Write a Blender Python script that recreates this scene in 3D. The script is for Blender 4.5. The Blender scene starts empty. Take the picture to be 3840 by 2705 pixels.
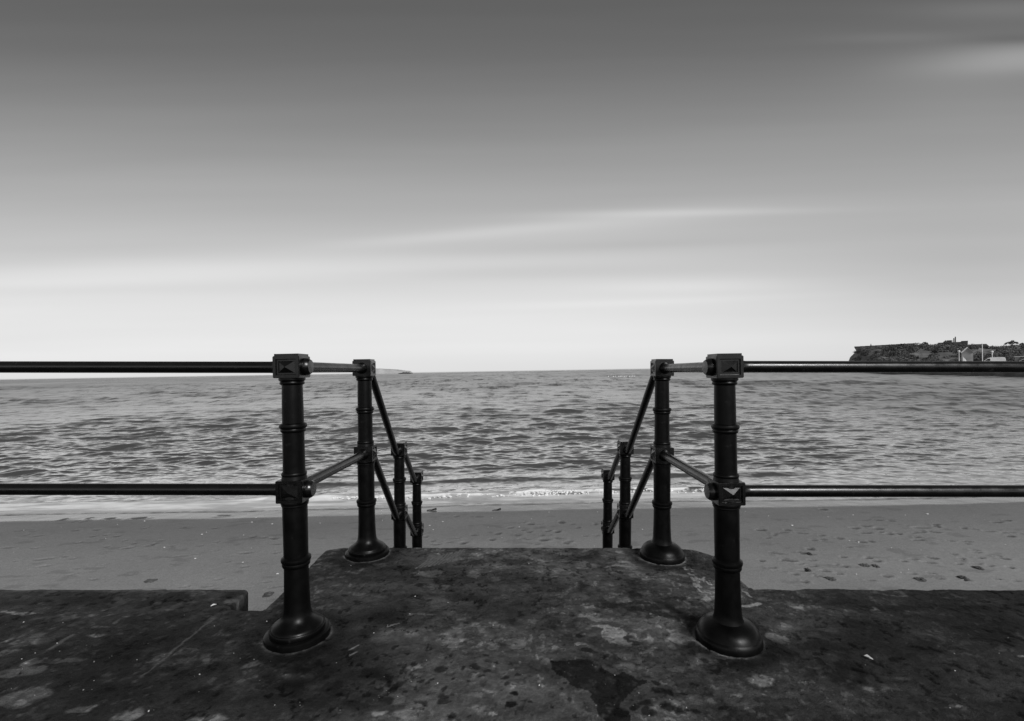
import bpy, bmesh, math, random
import numpy as np
from mathutils import Matrix, Vector

random.seed(7)
_ = np.random.default_rng(11)
sc = bpy.context.scene
COL = sc.collection
F = 1800.0          # focal length in photo pixels (3840 wide)
CX, CY = 1920.0, 1393.0
ROLL = math.radians(0.95)
EYE = 2.95          # camera above the sea
HP = 1.10           # camera above the promenade
cr, sr = math.cos(ROLL), math.sin(ROLL)
# promenade frame: the promenade falls slightly to the right of level
MP = Matrix.Translation((0, 0, EYE)) @ Matrix(((cr, 0, sr, 0), (0, 1, 0, 0), (-sr, 0, cr, 0), (0, 0, 0, 1)))
MG = MP @ Matrix.Translation((0, 0, -HP))


# ------------------------------------------------------------------ helpers
def tag(o, label=None, cat=None, group=None, kind=None):
    if label: o['label'] = label
    if cat: o['category'] = cat
    if group: o['group'] = group
    if kind: o['kind'] = kind
    return o


def link(o, parent=None):
    COL.objects.link(o)
    if parent is not None:
        o.parent = parent
    return o


def obj_bm(name, bm, mat, parent=None, smooth=True, angle=35):
    me = bpy.data.meshes.new(name)
    bmesh.ops.recalc_face_normals(bm, faces=bm.faces[:])
    bm.to_mesh(me)
    bm.free()
    if mat: me.materials.append(mat)
    if smooth:
        me.shade_smooth()
        try:
            me.set_sharp_from_angle(angle=math.radians(angle))
        except Exception:
            pass
    return link(bpy.data.objects.new(name, me), parent)


def mesh_np(name, verts, quads, mat, smooth=True, attrs=None, parent=None, nper=4):
    me = bpy.data.meshes.new(name)
    nv, nf = len(verts), len(quads)
    me.vertices.add(nv)
    me.vertices.foreach_set('co', np.ascontiguousarray(verts, np.float32).ravel())
    me.loops.add(nf * nper)
    me.loops.foreach_set('vertex_index', np.ascontiguousarray(quads, np.int32).ravel())
    me.polygons.add(nf)
    me.polygons.foreach_set('loop_start', np.arange(0, nf * nper, nper, dtype=np.int32))
    me.polygons.foreach_set('use_smooth', np.full(nf, smooth))
    for k, v in (attrs or {}).items():
        a = me.attributes.new(k, 'FLOAT', 'POINT')
        a.data.foreach_set('value', np.ascontiguousarray(v, np.float32).ravel())
    me.update(calc_edges=True)
    me.validate()
    if mat: me.materials.append(mat)
    return link(bpy.data.objects.new(name, me), parent)


def empty(name, mw):
    o = bpy.data.objects.new(name, None)
    o.empty_display_size = 0.1
    COL.objects.link(o)
    o.matrix_world = mw
    return o


def grid_quads(nr, nc):
    i = np.arange((nr - 1) * (nc - 1))
    r, c = i // (nc - 1), i % (nc - 1)
    a = r * nc + c
    return np.stack([a, a + 1, a + nc + 1, a + nc], 1)


def box(bm, c, s, mat=None):
    r = bmesh.ops.create_cube(bm, size=1.0)
    M = Matrix.Translation(c) @ Matrix.Diagonal((s[0], s[1], s[2], 1))
    if mat is not None: M = mat @ M
    bmesh.ops.transform(bm, matrix=M, verts=r['verts'])
    return r['verts']


def lathe(bm, prof, seg=48, mat=None, cap=True):
    rings = []
    for r, z in prof:
        ring = []
        for k in range(seg):
            a = 2 * math.pi * k / seg
            v = Vector((r * math.cos(a), r * math.sin(a), z))
            ring.append(bm.verts.new(mat @ v if mat is not None else v))
        rings.append(ring)
    for a, b in zip(rings, rings[1:]):
        for k in range(seg):
            bm.faces.new((a[k], a[(k + 1) % seg], b[(k + 1) % seg], b[k]))
    if cap:
        bm.faces.new(rings[0][::-1])
        bm.faces.new(rings[-1])


def tube(bm, pts, radii, seg=24):
    pts = [Vector(p) for p in pts]
    n = len(pts)
    rings = []
    up0 = Vector((0, 0, 1))
    t0 = (pts[1] - pts[0]).normalized()
    if abs(t0.dot(up0)) > 0.9: up0 = Vector((1, 0, 0))
    side = t0.cross(up0).normalized()
    for i, p in enumerate(pts):
        t = (pts[min(i + 1, n - 1)] - pts[max(i - 1, 0)]).normalized()
        side = (side - t * side.dot(t)).normalized()
        up = side.cross(t)
        r = radii[i] if isinstance(radii, (list, tuple)) else radii
        rings.append([bm.verts.new(p + (side * math.cos(2 * math.pi * k / seg) + up * math.sin(2 * math.pi * k / seg)) * r) for k in range(seg)])
    for a, b in zip(rings, rings[1:]):
        for k in range(seg):
            bm.faces.new((a[k], a[(k + 1) % seg], b[(k + 1) % seg], b[k]))
    bm.faces.new(rings[0][::-1])
    bm.faces.new(rings[-1])


# ---- numpy value noise
def _hash(ix, iy, seed):
    h = (ix.astype(np.int64) * 374761393 + iy.astype(np.int64) * 668265263 + seed * 982451653) & 0xFFFFFFFF
    h = ((h ^ (h >> 13)) * 1274126177) & 0xFFFFFFFF
    return ((h ^ (h >> 16)) & 0xFFFFFF) / float(0xFFFFFF)


def vnoise(x, y, seed=0):
    x0, y0 = np.floor(x), np.floor(y)
    fx, fy = x - x0, y - y0
    fx = fx * fx * (3 - 2 * fx)
    fy = fy * fy * (3 - 2 * fy)
    a, b = _hash(x0, y0, seed), _hash(x0 + 1, y0, seed)
    c, d = _hash(x0, y0 + 1, seed), _hash(x0 + 1, y0 + 1, seed)
    return (a + (b - a) * fx) * (1 - fy) + (c + (d - c) * fx) * fy


def fbm(x, y, seed=0, oct=4, gain=0.5):
    s, a, t = 0, 1.0, 0
    for o in range(oct):
        s = s + a * vnoise(x * 2 ** o + 17.3 * o, y * 2 ** o - 9.1 * o, seed + o)
        t += a
        a *= gain
    return s / t


def sstep(a, b, x):
    t = np.clip((x - a) / (b - a), 0, 1)
    return t * t * (3 - 2 * t)


# photo pixel -> promenade-plane coordinates (used once, to measure the place off the photograph)
def gp(px, py):
    d = HP * F / (py - CY)
    return (px - CX) * d / F, d


def wray(px, py):
    a, b = (px - CX) / F, -(py - CY) / F
    return Vector((a * cr + b * sr, 1.0, -a * sr + b * cr))


def wp(px, py, d):          # world point at forward distance d
    return Vector((0, 0, EYE)) + wray(px, py) * d


# ------------------------------------------------------------------ materials
def nmat(name):
    m = bpy.data.materials.new(name)
    m.use_nodes = True
    nt = m.node_tree
    return m, nt, nt.nodes['Principled BSDF']


def N(nt, t, **kw):
    n = nt.nodes.new(t)
    for k, v in kw.items():
        if k in n.inputs.keys():
            n.inputs[k].default_value = v
        else:
            setattr(n, k, v)
    return n


def M_(nt, op, a, b=None, c=None):
    n = nt.nodes.new('ShaderNodeMath')
    n.operation = op
    for i, v in enumerate((a, b, c)):
        if v is None: continue
        if isinstance(v, (int, float)): n.inputs[i].default_value = v
        else: nt.links.new(v, n.inputs[i])
    return n.outputs[0]


def noise_f(nt, scale, detail=4, rough=0.55, coord='Object', stretch=None):
    tc = nt.nodes.new('ShaderNodeTexCoord')
    src = tc.outputs[coord]
    if stretch:
        mp = nt.nodes.new('ShaderNodeMapping')
        mp.inputs['Scale'].default_value = stretch
        nt.links.new(src, mp.inputs['Vector'])
        src = mp.outputs[0]
    n = N(nt, 'ShaderNodeTexNoise')
    n.inputs['Scale'].default_value = scale
    n.inputs['Detail'].default_value = detail
    n.inputs['Roughness'].default_value = rough
    nt.links.new(src, n.inputs['Vector'])
    return n.outputs['Fac'] if 'Fac' in n.outputs.keys() else n.outputs[0]


def rng(nt, v, a, b, c, d):
    n = nt.nodes.new('ShaderNodeMapRange')
    nt.links.new(v, n.inputs[0])
    for i, x in enumerate((a, b, c, d)): n.inputs[i + 1].default_value = x
    return n.outputs[0]


def bump(nt, p, h, strength, dist=0.01):
    b = nt.nodes.new('ShaderNodeBump')
    b.inputs['Strength'].default_value = strength
    b.inputs['Distance'].default_value = dist
    nt.links.new(h, b.inputs['Height'])
    nt.links.new(b.outputs[0], p.inputs['Normal'])
    return b


def attr(nt, name):
    a = nt.nodes.new('ShaderNodeAttribute')
    a.attribute_name = name
    return a.outputs['Fac']


def grey(nt, p, v):
    c = nt.nodes.new('ShaderNodeCombineColor')
    for i in range(3): nt.links.new(v, c.inputs[i])
    nt.links.new(c.outputs[0], p.inputs['Base Color'])


def simple(name, v0, v1, scale=5, rough=0.7, bstr=0.0, spec=0.5, bscale=None):
    m, nt, p = nmat(name)
    grey(nt, p, rng(nt, noise_f(nt, scale), 0.3, 0.7, v0, v1))
    p.inputs['Roughness'].default_value = rough
    p.inputs['Specular IOR Level'].default_value = spec
    if bstr: bump(nt, p, noise_f(nt, bscale or scale * 4), bstr)
    return m


def make_iron(name, spec, r0, r1):
    m, nt, p = nmat(name)
    n1 = noise_f(nt, 9, 5)
    wear = M_(nt, 'MULTIPLY', rng(nt, noise_f(nt, 34, 5, 0.65), 0.63, 0.72, 0, 1), rng(nt, noise_f(nt, 5, 2), 0.45, 0.6, 0, 0.022))
    grey(nt, p, M_(nt, 'ADD', rng(nt, n1, 0.3, 0.75, 0.0008, 0.003), wear))
    nt.links.new(rng(nt, noise_f(nt, 25, 4), 0.3, 0.7, r0, r1), p.inputs['Roughness'])
    p.inputs['Specular IOR Level'].default_value = spec
    h = M_(nt, 'ADD', noise_f(nt, 38, 3), M_(nt, 'MULTIPLY', noise_f(nt, 300, 2), 0.08))
    bump(nt, p, h, 0.05, 0.006)
    return m


IRON = make_iron('black_painted_iron', 0.6, 0.20, 0.36)
IRON2 = make_iron('weathered_black_iron', 0.20, 0.28, 0.46)


def make_concrete():
    m, nt, p = nmat('worn_concrete')
    st = attr(nt, 'stain_shade')
    n1 = rng(nt, noise_f(nt, 7, 6, 0.6), 0.3, 0.7, 0.88, 1.12)
    n2 = rng(nt, noise_f(nt, 60, 4, 0.6), 0.3, 0.72, 0.82, 1.2)
    n3 = rng(nt, noise_f(nt, 420, 2, 0.5), 0.25, 0.75, 0.7, 1.3)
    v = M_(nt, 'MULTIPLY', M_(nt, 'MULTIPLY', n1, n2), M_(nt, 'MULTIPLY', n3, st))
    ar = rng(nt, noise_f(nt, 2.6, 3), 0.42, 0.60, 0.15, 1.0)
    lf = M_(nt, 'MULTIPLY', rng(nt, noise_f(nt, 24, 7, 0.68), 0.585, 0.64, 0, 0.85), ar)
    ar2 = rng(nt, noise_f(nt, 3.3, 3, 0.5, 'Object', (1, 1.3, 7)), 0.40, 0.58, 1.0, 0.2)
    df = M_(nt, 'MULTIPLY', rng(nt, noise_f(nt, 31, 6, 0.66, 'Object', (1, 1.2, 3)), 0.42, 0.36, 0, 0.55), ar2)
    v = M_(nt, 'MULTIPLY', v, M_(nt, 'MULTIPLY', M_(nt, 'ADD', 1.0, lf), M_(nt, 'SUBTRACT', 1.0, df)))
    grey(nt, p, M_(nt, 'MULTIPLY', v, 0.047))
    nt.links.new(rng(nt, st, 0.2, 0.8, 0.55, 0.8), p.inputs['Roughness'])
    p.inputs['Specular IOR Level'].default_value = 0.06
    h = M_(nt, 'ADD', noise_f(nt, 45, 5, 0.6), M_(nt, 'MULTIPLY', noise_f(nt, 260, 3), 0.5))
    bump(nt, p, h, 0.9, 0.008)
    return m


CONC = make_concrete()


def make_sand():
    m, nt, p = nmat('beach_sand')
    wet = attr(nt, 'wet')
    dk = attr(nt, 'dark')
    n1 = rng(nt, noise_f(nt, 0.5, 4, stretch=(0.4, 1, 1)), 0.3, 0.7, 0.88, 1.12)
    n2 = rng(nt, noise_f(nt, 55, 2, 0.6), 0.2, 0.8, 0.72, 1.28)
    n3 = rng(nt, noise_f(nt, 14, 2, 0.6), 0.2, 0.8, 0.9, 1.1)
    v = M_(nt, 'MULTIPLY', M_(nt, 'MULTIPLY', n1, n2), n3)
    v = M_(nt, 'MULTIPLY', v, M_(nt, 'SUBTRACT', 1.0, M_(nt, 'MULTIPLY', dk, 0.66)))
    v = M_(nt, 'MULTIPLY', v, rng(nt, attr(nt, 'damp'), 0, 1, 1.12, 0.80))
    v = M_(nt, 'MULTIPLY', v, rng(nt, wet, 0, 1, 1.0, 0.8))
    grey(nt, p, M_(nt, 'MULTIPLY', v, 0.24))
    nt.links.new(rng(nt, wet, 0, 1, 0.9, 0.07), p.inputs['Roughness'])
    p.inputs['Specular IOR Level'].default_value = 0.4
    bump(nt, p, noise_f(nt, 40, 3), 0.12, 0.01)
    return m


SAND = make_sand()


def make_sea():
    m, nt, p = nmat('sea_water')
    fo = attr(nt, 'foam')
    ch = attr(nt, 'chop')
    ds = attr(nt, 'dist')
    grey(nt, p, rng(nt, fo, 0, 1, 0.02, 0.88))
    nt.links.new(M_(nt, 'MAXIMUM', attr(nt, 'rough'), rng(nt, fo, 0, 0.5, 0.08, 0.7)), p.inputs['Roughness'])
    p.inputs['IOR'].default_value = 1.36
    # ripples finer than the mesh: facets tilted by noise of a size that suits each stretch of water
    geo = nt.nodes.new('ShaderNodeNewGeometry')
    acc = None
    for sx_, sy_, d0, d1, d2, d3, g in ((3.4, 4.2, 0, 1, 26, 50, 0.20), (1.3, 0.8, 14, 30, 60, 120, 0.30), (0.7, 0.16, 34, 60, 160, 300, 0.60), (0.28, 0.028, 110, 180, 700, 1500, 0.62), (0.07, 0.003, 450, 800, 9000, 20000, 0.50)):
        tcn = nt.nodes.new('ShaderNodeTexCoord')
        mp = nt.nodes.new('ShaderNodeMapping')
        mp.inputs['Scale'].default_value = (sx_, sy_, 1)
        nt.links.new(tcn.outputs['Object'], mp.inputs['Vector'])
        nz_ = nt.nodes.new('ShaderNodeTexNoise')
        nz_.inputs['Scale'].default_value = 1.0
        nz_.inputs['Detail'].default_value = 3
        nz_.inputs['Roughness'].default_value = 0.6
        nt.links.new(mp.outputs[0], nz_.inputs['Vector'])
        v = nt.nodes.new('ShaderNodeVectorMath'); v.operation = 'SUBTRACT'
        nt.links.new(nz_.outputs['Color'], v.inputs[0]); v.inputs[1].default_value = (0.5, 0.5, 0.5)
        wgt = M_(nt, 'MULTIPLY', rng(nt, ds, d0, d1, 0, g * 2.6), rng(nt, ds, d2, d3, 1, 0))
        wgt = M_(nt, 'MULTIPLY', wgt, ch)
        q = nt.nodes.new('ShaderNodeVectorMath'); q.operation = 'SCALE'
        nt.links.new(v.outputs[0], q.inputs[0]); nt.links.new(wgt, q.inputs['Scale'])
        if acc is None: acc = q.outputs[0]
        else:
            ad = nt.nodes.new('ShaderNodeVectorMath'); ad.operation = 'ADD'
            nt.links.new(acc, ad.inputs[0]); nt.links.new(q.outputs[0], ad.inputs[1]); acc = ad.outputs[0]
    fl = nt.nodes.new('ShaderNodeVectorMath'); fl.operation = 'MULTIPLY'
    nt.links.new(acc, fl.inputs[0]); fl.inputs[1].default_value = (1, 1, 0)
    ad = nt.nodes.new('ShaderNodeVectorMath'); ad.operation = 'ADD'
    nt.links.new(geo.outputs['Normal'], ad.inputs[0]); nt.links.new(fl.outputs[0], ad.inputs[1])
    nn = nt.nodes.new('ShaderNodeVectorMath'); nn.operation = 'NORMALIZE'
    nt.links.new(ad.outputs[0], nn.inputs[0])
    nt.links.new(nn.outputs[0], p.inputs['Normal'])
    # silvery surface sheen
    gl = nt.nodes.new('ShaderNodeBsdfGlossy')
    gl.inputs['Color'].default_value = (0.86, 0.86, 0.86, 1)
    nt.links.new(attr(nt, 'rough'), gl.inputs['Roughness'])
    nt.links.new(nn.outputs[0], gl.inputs['Normal'])
    mx = nt.nodes.new('ShaderNodeMixShader')
    nt.links.new(rng(nt, fo, 0, 0.6, 0.70, 0.0), mx.inputs[0])
    nt.links.new(p.outputs[0], mx.inputs[1])
    nt.links.new(gl.outputs[0], mx.inputs[2])
    nt.links.new(mx.outputs[0], nt.nodes['Material Output'].inputs['Surface'])
    return m


SEA = make_sea()
FOAM = simple('foam', 0.7, 0.9, 8, 0.8, 0.4)
LEAF = simple('shrub_foliage', 0.02, 0.13, 0.07, 0.8)
LEAF2 = simple('tree_foliage', 0.04, 0.11, 0.3, 0.8)
BARK = simple('bark', 0.12, 0.25, 2, 0.9)
HILL = simple('headland_grass', 0.06, 0.20, 0.06, 0.9)
CLIFF = simple('hazed_cliff', 0.34, 0.48, 0.01, 0.9)  # distance haze put into the pale base colour
ROCK = simple('dark_rock', 0.02, 0.05, 0.1, 0.8)
STONE = simple('fort_stone', 0.05, 0.11, 0.3, 0.9)
ROOFM = simple('slate_roof', 0.03, 0.06, 0.5, 0.7)
PALE = simple('pale_render', 0.55, 0.75, 0.4, 0.8)
WHITE = simple('white_paint', 0.75, 0.85, 1.0, 0.35)
GLASS = simple('dark_glass', 0.01, 0.02, 1.0, 0.08)
TYRE = simple('tyre_rubber', 0.015, 0.03, 5, 0.8)
QUAYM = simple('quay_stone', 0.06, 0.16, 0.4, 0.9)
WEED = simple('seaweed', 0.05, 0.13, 30, 0.9)
WOOD = simple('driftwood', 0.02, 0.06, 20, 0.9)
SHELL = simple('pale_shell', 0.6, 0.85, 40, 0.6)
PAPER = simple('pale_paper', 0.55, 0.7, 30, 0.8)

# ------------------------------------------------------------------ camera
cam = bpy.data.cameras.new('camera')
cam.sensor_fit = 'HORIZONTAL'
cam.sensor_width = 36.0
cam.lens = F / 3840 * 36.0
cam.shift_x = 0.0
cam.shift_y = (CY - 1352.5) / 3840
cam.clip_start = 0.05
cam.clip_end = 200000
co = bpy.data.objects.new('camera', cam)
COL.objects.link(co)
co.matrix_world = MP @ Matrix.Rotation(math.radians(90), 4, 'X')
sc.camera = co

# ------------------------------------------------------------------ world
SUN_DIR = Vector((0.42, -0.71, 0.57)).normalized()
w = bpy.data.worlds.new('World')
sc.world = w
w.use_nodes = True
nt = w.node_tree
nt.nodes.clear()
out = nt.nodes.new('ShaderNodeOutputWorld')
bg = nt.nodes.new('ShaderNodeBackground')
nt.links.new(bg.outputs[0], out.inputs[0])
tc = nt.nodes.new('ShaderNodeTexCoord')
sx = nt.nodes.new('ShaderNodeSeparateXYZ')
nt.links.new(tc.outputs['Generated'], sx.inputs[0])
X, Y, Z = sx.outputs
yy = M_(nt, 'MAXIMUM', M_(nt, 'ABSOLUTE', Y), 0.15)
U = M_(nt, 'DIVIDE', X, yy)
S = M_(nt, 'DIVIDE', Z, yy)
den = M_(nt, 'SQRT', M_(nt, 'ADD', M_(nt, 'MULTIPLY', Y, Y), M_(nt, 'MULTIPLY', M_(nt, 'MULTIPLY', X, X), 0.12)))
S2 = M_(nt, 'DIVIDE', Z, M_(nt, 'MAXIMUM', den, 0.2))
ramp = nt.nodes.new('ShaderNodeValToRGB')
ramp.color_ramp.interpolation = 'LINEAR'


def lin(v):
    v /= 255.0
    return v / 12.92 if v <= 0.04045 else ((v + 0.055) / 1.055) ** 2.4


stops = [(-0.02, 40), (-0.002, 90), (0.0, 226), (0.05, 234), (0.13, 229), (0.20, 213), (0.27, 195), (0.36, 172), (0.45, 151), (0.55, 129), (0.65, 110), (0.75, 98), (0.9, 90), (1.4, 84)]
SMIN, SMAX = -0.02, 1.4
el = ramp.color_ramp.elements
while len(el) > 1: el.remove(el[-1])
for i, (s, v) in enumerate(stops):
    e = el[0] if i == 0 else el.new((s - SMIN) / (SMAX - SMIN))
    e.position = (s - SMIN) / (SMAX - SMIN)
    L = lin(v)
    e.color = (L, L, L, 1)
nt.links.new(rng(nt, S2, SMIN, SMAX, 0, 1), ramp.inputs[0])
base = nt.nodes.new('ShaderNodeRGBToBW')
nt.links.new(ramp.outputs[0], base.inputs[0])
base = base.outputs[0]
# streaks of stratus: (x, y, half length, half height, gain, slope) measured on the 2295-px-wide view
K = 1.673


def blob(x, y, sx_, sy_, g, slope=0.0):
    x *= K; y *= K; sx_ *= K; sy_ *= K
    u0 = (x - CX) / F
    s0 = (CY - 0.0166 * (x - CX) - y) / F
    du = M_(nt, 'SUBTRACT', U, u0)
    ds = M_(nt, 'SUBTRACT', M_(nt, 'SUBTRACT', S, s0), M_(nt, 'MULTIPLY', du, slope))
    a = M_(nt, 'DIVIDE', du, sx_ / F)
    b = M_(nt, 'DIVIDE', ds, sy_ / F)
    r2 = M_(nt, 'ADD', M_(nt, 'MULTIPLY', a, a), M_(nt, 'MULTIPLY', b, b))
    return M_(nt, 'MULTIPLY', M_(nt, 'EXPONENT', M_(nt, 'MULTIPLY', r2, -1.0)), g)


BL = [(1520, 477, 300, 9, 0.20, 0.0), (1430, 492, 260, 24, 0.16, 0.06), (1080, 522, 280, 14, 0.16, 0.07),
      (1350, 552, 420, 14, -0.07, 0.02), (350, 618, 700, 34, 0.16, 0.03), (120, 650, 500, 14, -0.06, 0.0),
      (1550, 640, 230, 16, 0.08, 0.0), (1480, 676, 320, 9, 0.07, 0.02), (1150, 612, 500, 16, -0.07, 0.0),
      (2310, 128, 230, 34, 0.80, 0.05), (2320, 88, 150, 12, -0.30, 0.0), (2260, 22, 220, 22, 0.30, 0.0),
      (2020, 84, 170, 12, 0.16, 0.0), (2295, 620, 620, 170, -0.26, 0.0), (0, 300, 900, 200, 0.10, 0.0),
      (2150, 200, 260, 70, 0.14, 0.0), (1900, 300, 500, 60, 0.03, 0.0)]
tot = 1.0
for b in BL:
    g = blob(*b)
    tot = M_(nt, 'ADD', g, tot) if not isinstance(tot, float) else M_(nt, 'ADD', g, 1.0)
cmb = nt.nodes.new('ShaderNodeCombineXYZ')
nt.links.new(M_(nt, 'MULTIPLY', U, 0.7), cmb.inputs[0])
nt.links.new(M_(nt, 'MULTIPLY', S, 13.0), cmb.inputs[1])
nz = N(nt, 'ShaderNodeTexNoise')
nz.inputs['Scale'].default_value = 1.3
nz.inputs['Detail'].default_value = 2
nt.links.new(cmb.outputs[0], nz.inputs['Vector'])
tot = M_(nt, 'MULTIPLY', tot, rng(nt, nz.outputs[0], 0.25, 0.75, 0.965, 1.035))
val = M_(nt, 'MULTIPLY', base, tot)
# black-and-white sky: the clear-sky model supplies the slow azimuth falloff
sky = nt.nodes.new('ShaderNodeTexSky')
sky.sky_type = 'NISHITA'
sky.sun_disc = False
sky.sun_elevation = math.asin(SUN_DIR.z)
sky.sun_rotation = math.atan2(SUN_DIR.x, SUN_DIR.y)
bw = nt.nodes.new('ShaderNodeRGBToBW')
nt.links.new(sky.outputs[0], bw.inputs[0])
val = M_(nt, 'ADD', M_(nt, 'MULTIPLY', val, 0.96), M_(nt, 'MULTIPLY', bw.outputs[0], 0.004))
val = M_(nt, 'MULTIPLY', val, rng(nt, Y, -0.5, 0.1, 1.1, 1.0))
cc = nt.nodes.new('ShaderNodeCombineColor')
for i in range(3): nt.links.new(val, cc.inputs[i])
nt.links.new(cc.outputs[0], bg.inputs['Color'])
bg.inputs['Strength'].default_value = 1.0

sun = bpy.data.lights.new('sun', 'SUN')
sun.energy = 2.8
sun.angle = math.radians(17)
so = bpy.data.objects.new('sun', sun)
COL.objects.link(so)
so.rotation_euler = SUN_DIR.to_track_quat('Z', 'Y').to_euler()
so.location = (0, -20, 30)

sc.view_settings.view_transform = 'Standard'
sc.view_settings.look = 'None'
sc.view_settings.exposure = 0
sc.view_settings.gamma = 1

# ------------------------------------------------------------------ promenade and landing
XL, XR, DN, DE, DL = -1.150, 1.215, 2.225, 2.432, 3.0
XN = -1.318


def build_promenade():
    xs = np.concatenate([np.linspace(-40, -8, 9)[:-1], np.linspace(-8, -2.9, 18)[:-1], np.linspace(-2.9, XN, 255)[:-1],
                         np.linspace(XN, XL, 37)[:-1], np.linspace(XL, XR, 760)[:-1], np.linspace(XR, 2.9, 281)[:-1],
                         np.linspace(2.9, 8, 18)[:-1], np.linspace(8, 40, 9)])
    ys = np.concatenate([np.linspace(-30, -2, 15)[:-1], np.linspace(-2, 1.3, 23)[:-1], np.linspace(1.3, DN, 164)])
    nc = len(xs)
    iN, iL, iR = [int(np.argmin(abs(xs - v))) for v in (XN, XL, XR)]
    P, Q = [], []
    GX, GY = np.meshgrid(xs, ys)
    P.append(np.stack([GX.ravel(), GY.ravel()], 1))
    Q.append(grid_quads(len(ys), nc))
    edges = []            # boundary chains to skirt
    cnt = GX.size
    last = (len(ys) - 1) * nc

    def ext(i0, i1, dmax, n):
        nonlocal cnt
        cols = np.arange(i0, i1 + 1)
        x = xs[cols]
        dm = dmax(x)
        t = np.linspace(0, 1, n + 1)[1:]
        gy = DN + (dm[None, :] - DN) * t[:, None]
        gx = np.repeat(x[None, :], n, 0)
        P.append(np.stack([gx.ravel(), gy.ravel()], 1))
        idx = cnt + np.arange(n * len(cols)).reshape(n, len(cols))
        idx = np.vstack([last + cols[None, :], idx])
        a = idx[:-1, :-1]; b = idx[:-1, 1:]; c = idx[1:, 1:]; d = idx[1:, :-1]
        Q.append(np.stack([a.ravel(), b.ravel(), c.ravel(), d.ravel()], 1))
        cnt += n * len(cols)
        return idx

    def dA(x):
        r = 0.045
        e = np.clip((x - (XN - r)) / r, 0, 1)
        return DE + 0.006 * (fbm(x * 3, x * 0, 5) - 0.5) - r * (1 - np.sqrt(np.maximum(0, 1 - e ** 2)))

    def dC(x):
        r = 0.10
        e = np.maximum(np.clip((XL + r - x) / r, 0, 1), 0)
        e2 = np.clip((x - (XR - 0.22)) / 0.22, 0, 1) * 0.97
        return DL + 0.012 * (fbm(x * 4, x * 0 + 3, 9) - 0.5) - r * (1 - np.sqrt(np.maximum(0, 1 - e ** 2))) - 0.21 * (1 - np.sqrt(np.maximum(0, 1 - e2 ** 2)))

    def dD(x):
        return DE + 0.010 * (fbm(x * 5, x * 0, 15) - 0.5)

    A = ext(0, iN, dA, 34)
    C = ext(iL, iR, dC, 122)
    D = ext(iR, nc - 1, dD, 34)
    # D shares its first column only at row 0 with C; drop a seam by letting C's right column overlap the edge
    P = np.concatenate(P)
    Q = np.concatenate(Q)
    x, y = P[:, 0], P[:, 1]

    # ---- relief and stains in ground coordinates
    stain_shade = np.ones(len(P))
    relief = np.zeros(len(P))
    wx = x + 0.055 * (fbm(x * 14, y * 14, 21) - 0.5) + 0.016 * (fbm(x * 60, y * 60, 25) - 0.5)
    wy = y + 0.060 * (fbm(x * 14, y * 14, 31) - 0.5) + 0.018 * (fbm(x * 60, y * 60, 35) - 0.5)

    rag = 0.5 * fbm(x * 28, y * 34, 63, 4, 0.65) + 0.5 * fbm(x * 9, y * 12, 64, 3)

    def ell(px, py, rx, ry, gain, rel=0.0, soft=0.16, rot=0.0):
        X0, D0 = gp(px, py)
        ax = max(rx * D0 / F, 0.004)
        ay = max(ry * D0 * D0 / (F * HP), 0.004)
        m = (abs(wx - X0) < 2.5 * max(ax, ay)) & (abs(wy - D0) < 2.5 * max(ax, ay))
        u, v = wx[m] - X0, wy[m] - D0
        c_, s_ = math.cos(rot), math.sin(rot)
        u, v = (c_ * u + s_ * v) / ax, (-s_ * u + c_ * v) / ay
        r = np.sqrt(u * u + v * v)
        g = 1 - sstep(1 - soft, 1 + soft, r)
        if gain > 1: g = g * sstep(0.30, 0.62, rag[m] + 0.35 * (1 - r))
        stain_shade[m] *= 1 + (gain - 1) * g
        relief[m] += rel * g

    def poly(pts, gain, rel=0.0):
        G = [gp(*p) for p in pts]
        gx = np.array([g[0] for g in G]); gy = np.array([g[1] for g in G])
        m = (wx > gx.min() - .05) & (wx < gx.max() + .05) & (wy > gy.min() - .05) & (wy < gy.max() + .05)
        u, v = wx[m], wy[m]
        inside = np.zeros(len(u), bool)
        j = len(gx) - 1
        for i in range(len(gx)):
            c_ = ((gy[i] > v) != (gy[j] > v)) & (u < (gx[j] - gx[i]) * (v - gy[i]) / (gy[j] - gy[i] + 1e-12) + gx[i])
            inside ^= c_
            j = i
        stain_shade[m] *= np.where(inside, 1 - (1 - gain) * sstep(0.26, 0.42, rag[m]) if gain < 1.3 else 1 + (gain - 1) * sstep(0.32, 0.55, rag[m]), 1.0)
        relief[m] += np.where(inside, rel, 0)

    def stroke(pts, wpx, gain, rel=0.0, raw=True):
        for (x0, y0), (x1, y1) in zip(pts, pts[1:]):
            a0, b0 = gp(x0, y0); a1, b1 = gp(x1, y1)
            hw = max(wpx * 0.5 * (b0 + b1) / F, 0.0045)
            px_, py_ = (x * .6 + wx * .4, y * .6 + wy * .4)
            L2 = (a1 - a0) ** 2 + (b1 - b0) ** 2 + 1e-12
            m = (x > min(a0, a1) - .08) & (x < max(a0, a1) + .08) & (y > min(b0, b1) - .08) & (y < max(b0, b1) + .08)
            u, v = px_[m], py_[m]
            t = np.clip(((u - a0) * (a1 - a0) + (v - b0) * (b1 - b0)) / L2, 0, 1)
            dd = np.hypot(u - a0 - t * (a1 - a0), v - b0 - t * (b1 - b0))
            g = 1 - sstep(hw * 0.5, hw * 1.2, dd)
            stain_shade[m] = np.maximum(stain_shade[m], stain_shade[m] * (1 - g) + gain * g) if gain > 1 else stain_shade[m] * (1 + (gain - 1) * g)
            relief[m] += rel * g

    s = 2.294
    # general mottling: broad darker / lighter regions and streaks running up the slope
    big = fbm(x * 1.3, y * 2.2, 41, 4)
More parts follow.
